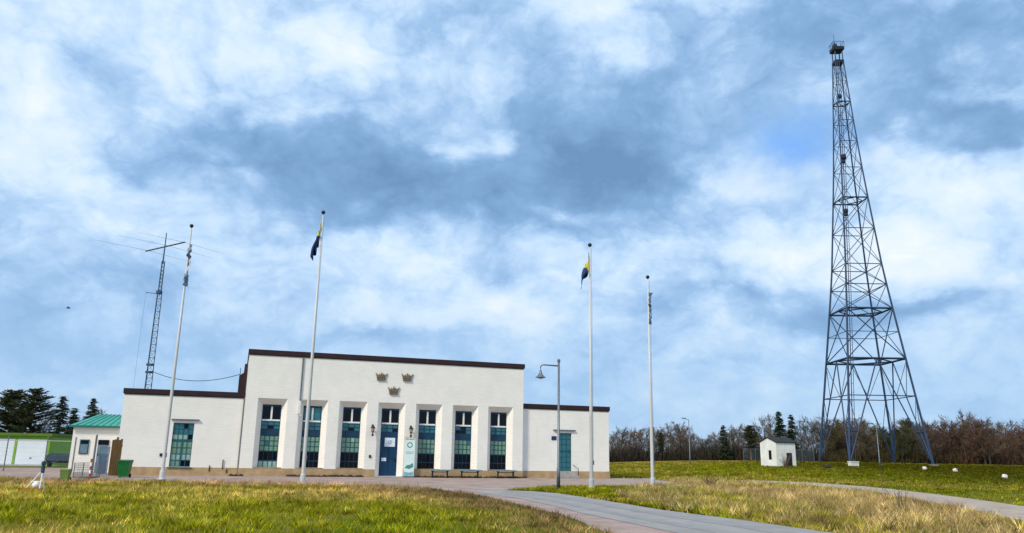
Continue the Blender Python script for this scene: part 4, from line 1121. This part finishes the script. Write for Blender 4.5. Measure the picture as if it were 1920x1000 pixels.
# lime green garages with white doors
GY = 62.0
g0 = at_y(88, 874, GY); gx1 = g0.x; gz = at_y(88, 822, GY).z
e = empty('garage_row', (gx1, GY, 0), 0.10); tag(e, 'lime green garage row with white up-and-over doors', 'garage')
dw = 2.26; gap = 0.16; GW = 5*(dw+gap)+0.16
gm = MB(); gm.box(-GW, 0, 0.06, 6.0, 0, gz+0.15)
for i in range(6): gm.box(-0.16-i*(dw+gap)+0.0, -i*(dw+gap), -0.06, 0.058, 0, gz)
gm.box(-GW, 0, -0.06, 0.058, gz-0.08, gz+0.15)
gm.build('wall', M['lime'], e)
bx(-GW-0.15, 0.18, -0.30, 6.2, gz+0.152, gz+0.36).build('roof', M['limeroof'], e)
for i in range(5):
    x1 = -0.165-i*(dw+gap); x0 = x1-dw+0.01
    dm = MB(); dm.box(x0, x1, -0.02, 0.055, 0.02, gz-0.085)
    for q in range(6): dm.box(x0+0.03, x1-0.03, -0.032, -0.021, 0.06+q*(gz-0.2)/6, 0.03+(q+1)*(gz-0.2)/6)
    d_ = dm.build('garage_door', M['garage'], e)
    bx((x0+x1)/2-0.08, (x0+x1)/2+0.08, -0.06, -0.033, 0.5, 0.56).build('handle', M['iron'], d_)
bx(-GW-0.3, 1.0, -3.5, -0.07, 0.012, 0.03).build('apron', M['concrete'], e)

# covered trailer between garage and annex
p = at_y(118, 876, 58.0)
e = empty('covered_trailer', (p.x, 58.0, 0), 0.15); tag(e, 'low trailer under a dark blue-grey cover between the garages and the annex', 'trailer')
cv = MB(); cv.prism([(-0.85, 0.45), (0.85, 0.45), (0.80, 0.80), (0.55, 0.98), (-0.55, 0.98), (-0.80, 0.80)], -1.1, 1.1); cv.build('cover', M['tarp'], e)
bx(-0.80, 0.80, -1.0, 1.0, 0.30, 0.448).build('chassis', M['iron'], e)
for x in (-0.92, 0.92):
    wm = MB().prism([(0.30*math.cos(2*math.pi*k/14), 0.30+0.30*math.sin(2*math.pi*k/14)) for k in range(14)], -0.08, 0.08); o = wm.build('wheel', M['rubber'], e); o.location = (x, 0, 0); o.rotation_euler = (0, 0, math.pi/2)
MB().tube([(0, -1.0, 0.4), (0, -2.0, 0.35)], 0.04).build('drawbar', M['galv'], e)

# chain link fence in front of the yard
def mesh_fence(pts, h, label, posts_extra=0.0, cell=0.16, wire=0.004, rail=True, group=None):
    e = empty('wire_fence', (*pts[0][:2], pts[0][2] if len(pts[0]) > 2 else 0)); tag(e, label, 'fence', group)
    o0 = Vector((e.location.x, e.location.y, e.location.z))
    for a, b in zip(pts[:-1], pts[1:]):
        A3, B3 = Vector((*a[:2], float(terrain(a[0], a[1]))))-o0, Vector((*b[:2], float(terrain(b[0], b[1]))))-o0
        L = (B3-A3).length; n = max(1, int(L/cell)); fm = MB(); hv = Vector((0, 0, h))
        rows = int(h/cell)
        d = (B3-A3)/n
        for i in range(-rows, n):
            for sgn in (1, -1):
                i0, r0 = i, 0; i1, r1 = i+rows, rows
                if i0 < 0: r0 = -i0; i0 = 0
                if i1 > n: r1 -= i1-n; i1 = n
                za, zb = r0*h/rows, r1*h/rows
                if sgn < 0: za, zb = h-za, h-zb
                if i1 > i0: fm.tube([A3+d*i0+Vector((0, 0, za)), A3+d*i1+Vector((0, 0, zb))], wire, 3, cap=False)
        fm.build('wire_mesh', M['wire'], e)
        if rail: MB().tube([A3+hv, B3+hv], 0.022, 6).build('top_rail', M['galv'], e)
    for a in pts:
        A3 = Vector((*a[:2], float(terrain(a[0], a[1]))))-o0
        MB().tube([A3, A3+Vector((0, 0, h+posts_extra))], 0.032, 7).build('post', M['galv'], e)
    return e
fp = [at_y(px, 890, 46.5) for px in (-70, 5, 80, 133)]
mesh_fence([(p.x, 46.5) for p in fp], 1.75, 'tall chain link fence with steel posts in front of the garages', 0.25)
# gate group: steel posts, leaning mesh panel, plank screen
for px, yt, yb, lb in ((177, 817, 893, 'steel gate post left of the grey-blue door'), (229, 822, 885, 'steel gate post between the plank screen and the left wing')):
    p = at_z(px-6, yb+2, 0.0); q = at_y(px, yt, p.y)
    o = MB().tube([(0, 0, 0), (0, 0, q.z), (0.02, 0, q.z+0.05)], [0.05, 0.05, 0.03], 8).build('gate_post', M['galv']); o.location = (p.x, p.y, 0); tag(o, lb, 'post', 'steel gate posts of the yard')
p0 = at_y(203, 885, 41.8); p1 = at_y(222, 885, 41.8); zt_ = at_y(214, 823, 41.8).z
e = empty('plank_screen', (p0.x, 41.8, 0), 0.12); tag(e, 'brown upright plank screen beside the green bin', 'screen')
Wp = p1.x-p0.x; k_ = 5
for i in range(k_):
    w_ = Wp/k_; bx(i*w_+0.006, (i+1)*w_-0.006, -0.02, 0.02, 0.03, zt_+R.uniform(-0.08, 0.10)).build('plank', M['wood'], e)
for z in (0.4, zt_-0.4): bx(0.0, Wp, 0.021, 0.06, z, z+0.09).build('rail', M['wood'], e)
def wire_crate(px0, px1, py0, py1, Y, label, name='mesh_crate', mt='galv'):
    a = at_y(px0, py1, Y); b = at_y(px1, py1, Y); h = at_y((px0+px1)/2, py0, Y).z; W = b.x-a.x; Dp = 0.9
    e = empty(name, (a.x, Y, 0), 0.05); tag(e, label, 'crate')
    for x in (0, W):
        for y in (0, Dp): MB().tube([(x, y, 0.0), (x, y, h)], 0.022, 6).build('corner_post', M[mt], e)
    for (xa, ya, xb, yb) in ((0, 0, W, 0), (0, Dp, W, Dp), (0, 0, 0, Dp), (W, 0, W, Dp)):
        sm = MB(); n = max(2, int(math.hypot(xb-xa, yb-ya)/0.09))
        for i in range(1, n): t = i/n; sm.tube([(xa+(xb-xa)*t, ya+(yb-ya)*t, 0.05), (xa+(xb-xa)*t, ya+(yb-ya)*t, h)], 0.006, 3)
        for i in range(0, int(h/0.11)+1): z = min(h, 0.05+i*0.11); sm.tube([(xa, ya, z), (xb, yb, z)], 0.006, 3)
        sm.build('mesh_side', M[mt], e)
    bx(0.02, W-0.02, 0.02, Dp-0.02, 0.03, 0.08).build('floor', M['galv'], e)
    return e
wire_crate(136, 168, 868, 901, 38.5, 'grey wire mesh crate in front of the annex')
# leaning grey-blue mesh gate leaf
a = at_y(180, 895, 41.0); b = at_y(197, 895, 41.0); h = at_y(190, 838, 41.0).z
e = empty('gate_leaf', (a.x, 41.0, 0), 0.25); tag(e, 'grey-blue mesh gate leaf standing ajar left of the plank screen', 'gate')
W = b.x-a.x; fr = MB()
fr.tube([(0, 0, 0.06), (W, 0, 0.06), (W, 0, h), (0, 0, h), (0, 0, 0.06)], 0.03, 6); fr.build('frame', M['greyblue'], e)
for i in range(1, 8): MB().tube([(W*i/8, 0, 0.06), (W*i/8, 0, h)], 0.012, 4).build('bar', M['greyblue'], e)
for i in range(1, 4): bx(0.03, W-0.03, 0.014, 0.03, h*i/4-0.02, h*i/4+0.02).build('crossbar', M['greyblue'], e)
bx(0.05, W-0.05, 0.031, 0.045, 0.12, h*0.72).build('infill_sheet', M['greyblue'], e)
# wheelie bins
def wheelie(px0, px1, py0, py1, mt, lid, label, Y):
    a = at_y(px0, py1, Y); b = at_y(px1, py1, Y); h = at_y((px0+px1)/2, py0, Y).z; W = b.x-a.x
    e = empty('wheelie_bin', ((a.x+b.x)/2, Y, 0), 0.2); tag(e, label, 'bin')
    hw, hd2 = W/2*0.92, W/2*1.0; bm_ = MB()
    n0 = len(bm_.v); k1 = 0.76
    bm_.v += [(-hw*k1, -hd2*k1, 0.05), (hw*k1, -hd2*k1, 0.05), (hw*k1, hd2*k1, 0.05), (-hw*k1, hd2*k1, 0.05), (-hw, -hd2, h*0.90), (hw, -hd2, h*0.90), (hw, hd2, h*0.90), (-hw, hd2, h*0.90)]
    for f in ((0, 3, 2, 1), (4, 5, 6, 7), (0, 1, 5, 4), (1, 2, 6, 5), (2, 3, 7, 6), (3, 0, 4, 7)): bm_.face(f)
    bm_.box(-hw*1.05, hw*1.05, -hd2*1.05, hd2*1.05, h*0.84, h*0.899)
    bm_.build('body', M[mt], e)
    lm = MB().prism([(-hd2*1.08, h*0.902), (hd2*1.1, h*0.902), (hd2*1.1, h*0.96), (hd2*0.2, h), (-hd2*1.08, h*0.95)], -hw*1.07, hw*1.07); o = lm.build('lid', M[lid], e); o.rotation_euler = (0, 0, math.pi/2)
    for x in (-hw*0.85, hw*0.85):
        wm = MB().prism([(0.1*math.cos(2*math.pi*k/12), 0.1+0.1*math.sin(2*math.pi*k/12)) for k in range(12)], -0.03, 0.03); o = wm.build('wheel', M['rubber'], e); o.location = (x, hd2*0.72, 0); o.rotation_euler = (0, 0, math.pi/2)
    MB().tube([(-hw*0.8, hd2*1.12, h*0.88), (hw*0.8, hd2*1.12, h*0.88)], 0.02, 6).build('handle', M[lid], e)
wheelie(220, 243, 862, 896, 'bin', 'binlid', 'dark green wheelie bin against the left end of the station', 40.0)
wheelie(112, 129, 879, 906, 'boxgreen', 'boxgreen', 'faded light green bin beside the wire mesh crate', 34.5)
# striped barrier post
p = at_z(167, 898, 0.0)
e = empty('barrier_post', (p.x, p.y, 0)); tag(e, 'short red and white barrier post by the yard gate', 'post')
MB().lathe([(0.16, 0), (0.16, 0.05), (0.05, 0.07)], (0, 0, 0), 10).build('foot', M['rubber'], e)
for i in range(5): MB().lathe([(0.05, 0.072+i*0.17), (0.045, 0.07+(i+1)*0.17)], (0, 0, 0), 8).build('band', M['orange'] if i % 2 == 0 else M['white'], e)
# trestle in the grass
p = at_z(66, 921, 0.0); qz = at_y(75, 866, p.y).z
e = empty('trestle_stand', (p.x, p.y, 0)); tag(e, 'white tripod stand with dark head and orange rail in the left grass', 'stand')
ap = Vector((0.16, 0, qz*0.72))
for f in ((-0.32, -0.12, 0), (0.22, -0.16, 0), (0.10, 0.34, 0)): MB().tube([f, ap], 0.022, 6).build('leg', M['white'], e)
MB().lathe([(0.06, qz*0.62), (0.065, qz*0.85), (0.04, qz*0.87), (0.075, qz*0.90), (0.075, qz), (0.03, qz+0.03)], (0.15, 0, 0), 9).build('head', M['tarp'], e)
bx(-0.50, 0.32, -0.22, -0.16, 0.03, 0.10).build('rail', M['orange'], e)
bm = bmesh.new(); bmesh.ops.create_icosphere(bm, subdivisions=2, radius=0.12); me = bpy.data.meshes.new('float_ball'); bm.to_mesh(me); bm.free()
o = link_mesh('float_ball', me, M['white'], e, smooth=True); o.location = (0.04, -0.08, 0.20)
MB().tube([(-0.17, -0.07, qz*0.33), (0.19, -0.09, qz*0.33)], 0.014, 5).build('spreader', M['white'], e)

# ------------------------------------------------------------------ trees
def np_twigs(name, segs, mt):
    """segs: (p0, p1, width) triangles standing for twigs or needle sprays"""
    p0 = np.array([s_[0] for s_ in segs]); p1 = np.array([s_[1] for s_ in segs]); w = np.array([s_[2] for s_ in segs])[:, None]
    d = p1-p0; r = NR.normal(size=d.shape); pr = np.cross(d, r); pr /= (np.linalg.norm(pr, axis=1, keepdims=True)+1e-9)
    v = np.stack([p0-pr*w/2, p0+pr*w/2, p1], 1).reshape(-1, 3)
    me = np_mesh(name, v, np.arange(len(v)).reshape(-1, 3), 3); me.materials.append(mt); return me
def bare_proto(seed, H, spread, twigcol, barkcol, leafcol=None, twig_w=0.046, nb=30, low=0.22, up=0.9):
    rr = random.Random(seed)
    tm = MB(); pts = []; x = y = 0.0
    for i in range(8):
        t = i/7; x += rr.uniform(-0.05, 0.05)*H*0.12; y += rr.uniform(-0.05, 0.05)*H*0.12; pts.append(Vector((x, y, t*H*0.94-0.05)))
    tm.tube(pts, [0.021*H*(1-0.9*i/7)+0.01 for i in range(8)], 6)
    segs = []
    def trunk_at(t): f = t*7; i = min(6, int(f)); return pts[i].lerp(pts[i+1], f-i)
    for b in range(nb):
        t = low+(0.97-low)*((b+rr.random())/nb); p = trunk_at(t); an = rr.uniform(0, 2*math.pi)
        ln = spread*H*(0.20+0.30*math.sin(math.pi*min(1, (t-low)/(1-low)*0.85+0.15)))*rr.uniform(0.7, 1.25); upw = up*rr.uniform(0.5, 1.3)
        d = Vector((math.cos(an), math.sin(an), upw)).normalized(); q = p+d*ln; md = p+d*ln*0.5+Vector((0, 0, -0.03*ln))
        tm.tube([p, md, q], [0.010*H*(1-t*0.8)*0.6+0.008, 0.012, 0.005], 3, cap=False)
        for c in range(11):
            u = rr.uniform(0.2, 1.0); s0 = p.lerp(q, u); d2 = (d+Vector((rr.gauss(0, 0.6), rr.gauss(0, 0.6), rr.gauss(0.25, 0.45)))).normalized(); l2 = ln*rr.uniform(0.22, 0.5)
            e_ = s0+d2*l2; segs.append((tuple(s0), tuple(e_), twig_w*1.1))
            for g_ in range(8):
                u2 = rr.uniform(0.15, 1.0); s1 = s0.lerp(e_, u2); d3 = (d2+Vector((rr.gauss(0, 0.7), rr.gauss(0, 0.7), rr.gauss(0.1, 0.6)))).normalized()
                e3 = s1+d3*l2*rr.uniform(0.3, 0.75); segs.append((tuple(s1), tuple(e3), twig_w))
                if leafcol and rr.random() < 0.75:
                    e4 = e3+Vector((rr.gauss(0, 0.08), rr.gauss(0, 0.08), rr.gauss(0, 0.08)))
                    segs.append((tuple(e3), tuple(e4), 0.09))
    tme = tm.mesh('trunk'); tme.materials.append(barkcol)
    return tme, np_twigs('crown', segs, twigcol)
def spruce_proto(seed, H, rad, mt, bark, dens=1.0, bare=0.08, pine=False):
    rr = random.Random(seed); tm = MB(); tm.tube([(0, 0, -0.05), (rr.uniform(-.05, .05), 0, H*0.5), (0, 0, H*0.985)], [0.020*H, 0.012*H, 0.012], 6); segs = []
    nw = int(H*5.0)
    for i in range(nw):
        t = bare+(1-bare)*((i+rr.random()*0.7)/nw); z = t*H
        if pine:
            prof = math.sin(math.pi*min(1, max(0, (t-bare)/(1-bare)*0.86+0.12)))**0.7
        else: prof = (1-t)**0.85+0.03
        for b in range(rr.randint(5, 7)):
            if rr.random() < (0.22 if not pine else 0.3): continue
            an = rr.uniform(0, 2*math.pi); ln = rad*prof*rr.uniform(0.6, 1.2)+0.12
            dz = (-0.22 if not pine else 0.25)+rr.uniform(-0.2, 0.2)
            p = Vector((0, 0, z)); q = p+Vector((math.cos(an), math.sin(an), dz))*ln; q.z += 0.12*ln*rr.random()
            tm.tube([p, q], [0.018, 0.005], 3, cap=False)
            ns = int((12+ln*30)*dens)
            for c in range(ns):
                u = rr.uniform(0.12, 1.0); s0 = p.lerp(q, u); sp_ = 0.30*(1.1-u*0.6)
                e_ = s0+Vector((rr.gauss(0, sp_)*0.8+math.cos(an)*0.10, rr.gauss(0, sp_)*0.8+math.sin(an)*0.10, rr.uniform(-0.28, 0.10) if not pine else rr.uniform(-0.10, 0.26)))
                segs.append((tuple(s0), tuple(e_), rr.uniform(0.07, 0.15)))
    for c in range(30): z = H*(0.93+0.07*rr.random()); segs.append(((0, 0, z), (rr.gauss(0, .08), rr.gauss(0, .08), z+rr.uniform(-.1, .15)), 0.06))
    tme = tm.mesh('trunk'); tme.materials.append(bark)
    return tme, np_twigs('crown', segs, mt)
bark_d = mat('dark_bark', (0.060, 0.045, 0.036), 0.9, var=0.4, scale=3)
bark_p = mat('pale_birch_bark', (0.30, 0.29, 0.28), 0.8, var=0.5, scale=3)
bark_pine = mat('pine_bark', (0.16, 0.075, 0.035), 0.9, var=0.4, scale=3)
tw_br = mat('brown_twigs', (0.135, 0.098, 0.068), 0.9, var=0.3, scale=1.0)
tw_red = mat('reddish_twigs', (0.130, 0.074, 0.052), 0.9, var=0.35, scale=0.8)
tw_gr = mat('grey_twigs', (0.115, 0.108, 0.105), 0.9, var=0.3, scale=1.0)
tw_ol = mat('olive_buds', (0.085, 0.085, 0.026), 0.9, col2=(0.050, 0.045, 0.018), scale=1.0)
nd_d = mat('spruce_needles', (0.042, 0.062, 0.024), 0.8, col2=(0.020, 0.032, 0.015), scale=1.6)
nd_p = mat('pine_needles', (0.075, 0.080, 0.026), 0.8, col2=(0.028, 0.036, 0.014), scale=1.6)
PROTO = {
 'brown0': (bare_proto(1, 7.0, 0.75, tw_br, bark_d, low=0.12), 7.0), 'brown1': (bare_proto(2, 7.0, 0.85, tw_br, bark_d, nb=36, low=0.08), 7.0),
 'red0': (bare_proto(3, 6.0, 0.70, tw_red, bark_d, nb=34, low=0.08, up=1.3), 6.0), 'red1': (bare_proto(4, 6.0, 0.85, tw_red, bark_d, nb=30, low=0.08, up=1.1), 6.0),
 'grey0': (bare_proto(5, 8.0, 0.68, tw_gr, bark_p, nb=32, low=0.15, up=1.2), 8.0), 'grey1': (bare_proto(6, 8.0, 0.58, tw_gr, bark_p, nb=30, low=0.2, up=1.5), 8.0),
 'olive0': (bare_proto(7, 6.5, 0.75, tw_ol, bark_d, leafcol=True, nb=32, low=0.12, up=1.0), 6.5), 'olive1': (bare_proto(8, 6.5, 0.62, tw_ol, bark_d, leafcol=True, nb=32, low=0.16, up=1.2), 6.5),
 'spruce0': (spruce_proto(9, 9.0, 1.75, nd_d, bark_d), 9.0), 'spruce1': (spruce_proto(10, 9.0, 1.35, nd_d, bark_d), 9.0),
 'pine0': (spruce_proto(12, 9.0, 1.8, nd_p, bark_pine, dens=1.15, bare=0.28, pine=True), 9.0), 'pine1': (spruce_proto(13, 9.0, 2.2, nd_p, bark_pine, dens=1.15, bare=0.35, pine=True), 9.0),
}
NAMES = {'brown': 'bare_tree', 'red': 'bare_thicket_tree', 'grey': 'birch_tree', 'olive': 'budding_tree', 'spruce': 'spruce_tree', 'pine': 'pine_tree'}
def tree(kind, px, ytop, Y, label, group=None, wide=1.0):
    (tme, cme), H0 = PROTO[kind]
    base = gpt(px, 866, Y); q = at_y(px, ytop, Y); s_ = max(0.25, (q.z-base.z)/H0)
    e = empty(NAMES[kind.rstrip('01')], base, R.uniform(0, 6.28)); e.scale = (s_*wide, s_*wide, s_)
    tag(e, label, 'tree', group)
    for nm, me in (('trunk', tme), ('crown', cme)):
        o = bpy.data.objects.new(nm, me); COL.objects.link(o); o.parent = e
    return e
ORD = ['first', 'second', 'third', 'fourth', 'fifth', 'sixth', 'seventh', 'eighth', 'ninth', 'tenth', 'eleventh', 'twelfth']
# left: conifers behind the garages
tree('pine1', 8, 733, 88, 'dark pine at the left edge behind the green garages', 'conifers behind the garages', 1.25)
tree('pine0', 47, 730, 86, 'tallest dark pine above the white garage doors', 'conifers behind the garages', 1.25)
tree('spruce0', 28, 752, 92, 'dark spruce squeezed between the two garage pines', 'conifers behind the garages', 1.25)
tree('spruce0', 101, 743, 86, 'dark spruce above the right end of the green garages', 'conifers behind the garages', 1.35)
tree('spruce1', 126, 764, 84, 'shorter dark spruce just left of the turquoise roof', 'conifers behind the garages', 1.5)
tree('spruce0', 160, 747, 96, 'dark spruce rising behind the turquoise roof', 'conifers behind the garages', 1.25)
for px, yt, kd, lb in ((74, 768, 'grey0', 'pale bare tree between the tall garage pine and the next spruce'), (182, 775, 'brown0', 'bare tree behind the ridge of the turquoise roof'), (140, 785, 'brown1', 'bare brown tree between the two spruces near the turquoise roof'), (64, 785, 'grey1', 'shorter pale bare tree over the middle of the garage roof')):
    tree(kd, px, yt, 98, lb, 'bare trees among the left conifers')
for px, yt in ((20, 800), (50, 800), (75, 808), (100, 800), (118, 805), (138, 800)):
    young = globals().get('young', 0)+1
    tree('spruce1', px, yt, 80+R.uniform(-2, 6), ORD[young-1] + ' young dark spruce from the left, low behind the garage roof', 'young spruces behind the garages', 1.7)
# right: row between station and hut
cnt = {'grey': 0, 'b': 0}
row = [(1150, 822, 'brown1', 132), (1166, 806, 'brown1', 128), (1184, 812, 'brown0', 134), (1198, 808, 'brown1', 128), (1213, 806, 'grey0', 134), (1228, 803, 'grey0', 128), (1243, 806, 'brown1', 130),
       (1258, 800, 'brown0', 126), (1277, 797, 'brown1', 128), (1289, 803, 'red0', 132), (1303, 818, 'brown0', 128), (1320, 824, 'grey0', 134), (1333, 818, 'grey1', 128), (1346, 812, 'brown0', 132),
       (1372, 806, 'grey0', 130), (1386, 800, 'brown0', 134), (1398, 803, 'grey0', 128), (1420, 800, 'grey1', 130), (1436, 785, 'brown0', 128), (1450, 796, 'grey0', 134)]
for px, yt, kd, Y in row:
    k0 = kd.rstrip('01')
    cnt['grey' if k0 == 'grey' else 'b'] += 1; o_n = ORD[cnt['grey' if k0 == 'grey' else 'b']-1]
    if k0 == 'grey': tree(kd, px, yt, Y, o_n + ' slender grey leafless birch right of the station, counting towards the hut', 'birches between station and hut', 0.95)
    else: tree(kd, px, yt, Y, o_n + ' brown leafless tree right of the station, counting towards the hut', 'bare brown trees between station and hut', 0.9)
for i in range(26):
    px = 1148+i*14.6+R.uniform(-5, 5); kd = R.choice(['brown0', 'brown1', 'grey0', 'olive1'])
    tree(kd, px, 812+R.uniform(-6, 14), R.uniform(140, 152), 'indistinct bare tree at the back of the wood left of the tower', 'back row of the wood left of the tower')
tree('spruce1', 1359, 797, 124, 'narrow dark spruce among bare trees left of the hut', None, 1.4)
tree('pine0', 1409, 799, 124, 'dark green pine close left of the hut', None, 1.15)
tree('pine0', 1240, 812, 126, 'low dark pine among the bare trees right of the station', None, 0.8)
tree('spruce0', 1466, 772, 124, 'tallest dark spruce directly behind the white hut', None, 1.35)
tree('spruce1', 1488, 777, 126, 'slimmer dark spruce at the right roof end of the hut', None, 1.2)
for on_, px, yt, kd in (('first', 1503, 800, 'grey0'), ('second', 1516, 784, 'grey1'), ('third', 1528, 792, 'grey0'), ('fourth', 1541, 805, 'brown0')):
    tree(kd, px, yt, 130, on_ + ' bare tree from the hut towards the lattice tower', 'bare trees between hut and tower')
for i in range(34):
    px = 1552+i*5.9+R.uniform(-3, 3); kd = R.choice(['olive0', 'olive1', 'brown0', 'red0', 'brown1'])
    tree(kd, px, 808+R.choice([-14, -6, 0, 8])+R.uniform(-6, 6), R.uniform(124, 142), 'brownish budding tree in the thicket behind the lattice tower', 'thicket trees behind the tower')
for i in range(52):
    px = 1740+i*4.2+R.uniform(-3, 3); kd = R.choice(['red0', 'red1', 'brown0', 'red0'])
    tree(kd, px, 812+R.choice([-18, -8, 0, 5, 12])+R.uniform(-6, 6), R.uniform(122, 142), 'reddish brown leafless tree in the thicket right of the tower', 'reddish thicket trees right of the tower')
tree('brown0', 1815, 779, 134, 'taller bare tree standing out of the reddish thicket right of the tower', None, 0.8)
tree('brown0', 1747, 792, 136, 'bare tree topping the thicket just right of the tower leg', None, 0.8)
tree('brown0', 1886, 798, 136, 'bare tree topping the thicket near the right edge', None, 0.8)

# undergrowth along the wood edge: nobody could count it
def brush(name, x0, x1, n, hmin, hmax, cols, label, y0=124, y1=140):
    x = NR.uniform(x0, x1, n); y = NR.uniform(y0, y1, n); z = terrain(x, y)
    h = (hmin+(hmax-hmin)*NR.random(n)**2.2)*(0.35+1.3*fbm(x, y*0.3, 3.0)); w = NR.uniform(0.03, 0.10, n); an = NR.random(n)*2*np.pi
    zb = NR.random(n)*h*0.5
    v = np.empty((n, 3, 3)); v[:, 0] = np.stack([x-np.cos(an)*w, y-np.sin(an)*w, z+zb-0.05], -1); v[:, 1] = np.stack([x+np.cos(an)*w, y+np.sin(an)*w, z+zb-0.05], -1)
    v[:, 2] = np.stack([x+NR.normal(0, 0.28, n), y+NR.normal(0, 0.28, n), z+h], -1)
    c = np.array(cols)[NR.integers(0, len(cols), n)]*(0.7+0.6*NR.random((n, 1)))
    o = link_mesh(name, np_mesh(name, v.reshape(-1, 3), np.arange(n*3).reshape(-1, 3), 3, np.repeat(c[:, None], 3, 1).reshape(-1, 3)), M['grass']); tag(o, label, 'undergrowth', kind='stuff')
brush('undergrowth', 14, 50, 18000, 0.5, 2.8, [(0.040, 0.034, 0.030), (0.055, 0.042, 0.03), (0.035, 0.038, 0.026)], 'dark undergrowth along the wood edge between station and tower')
brush('undergrowth', 48, 70, 14000, 0.5, 2.8, [(0.080, 0.064, 0.030), (0.062, 0.064, 0.024), (0.075, 0.046, 0.030)], 'brown and olive brushwood behind the lattice tower')
brush('undergrowth', 66, 125, 24000, 0.5, 3.0, [(0.085, 0.050, 0.034), (0.11, 0.062, 0.040), (0.065, 0.045, 0.028)], 'reddish brown brushwood mass right of the tower')
# fence round the tower plot
fpts = [gpt(px, 868, 112) for px in range(1395, 1530, 22)]
mesh_fence([(p.x, p.y, p.z) for p in fpts], 1.7, 'far blue-grey wire fence between the hut and the tower', 0.1, 0.20, 0.008)
# shrubs
def shrub(px, py, Y, hpx, label, mt, n, spread, seed, w=0.02):
    rr = random.Random(seed); b = gpt(px, py, Y); h = at_y(px, py-hpx, Y).z-b.z; sm = MB(); segs = []
    for i in range(n):
        an = rr.uniform(0, 2*math.pi); d = Vector((math.cos(an)*spread*rr.random(), math.sin(an)*spread*rr.random(), 1))*h*rr.uniform(0.55, 1.0); a = Vector((rr.gauss(0, .06), rr.gauss(0, .06), -0.02))
        sm.tube([a, a+d*0.5+Vector((0, 0, 0.04)), a+d], [w*0.7, w*0.5, w*0.2], 4, cap=False)
        for c in range(9):
            s0 = a+d*rr.uniform(0.3, 1.0); e_ = s0+Vector((rr.gauss(0, .2), rr.gauss(0, .2), rr.uniform(0.0, 0.3)))*h*0.5; segs.append((tuple(s0), tuple(e_), w*0.6))
    e = empty('bare_shrub', b); tag(e, label, 'shrub')
    sm.build('stems', mt, e); o = link_mesh('twigs', np_twigs('twigs', segs, mt), None, e)
shrub(1693, 955, 23.5, 48, 'leafless twiggy shrub in the dry grass beside the gravel path', tw_br, 10, 0.75, 5, 0.014)
shrub(1655, 912, 40, 30, 'thin bare sapling beyond the gravel path below the tower', tw_br, 3, 0.2, 6, 0.02)
shrub(1474, 876, 82, 26, 'scraggy bare bush in front of the hut', tw_br, 26, 0.8, 7, 0.035)
shrub(1330, 905, 41, 18, 'low brown weeds at the end of the gravel path', tw_red, 30, 1.8, 8, 0.014)
# bird
p = at_y(128, 578, 70.0)
bm = MB(); bm.tube([(-0.16, 0, 0), (-0.08, 0, 0.0), (0.05, 0, 0.01), (0.15, 0, 0.03), (0.2, 0, 0.03)], [0.01, 0.05, 0.06, 0.04, 0.01], 8)
for s_ in (1, -1): bm.poly([(0.07, 0.03*s_, 0.03), (0.02, 0.26*s_, 0.12), (-0.10, 0.50*s_, 0.06), (-0.06, 0.25*s_, 0.09), (-0.06, 0.03*s_, 0.03)])
bm.poly([(-0.14, 0.02, 0), (-0.30, 0.06, 0.01), (-0.30, -0.06, 0.01), (-0.14, -0.02, 0)])
o = bm.build('bird', M['bird']); o.location = p; o.rotation_euler = (0, 0, 0.4); tag(o, 'tiny dark bird flying in the sky left of the mast', 'bird')
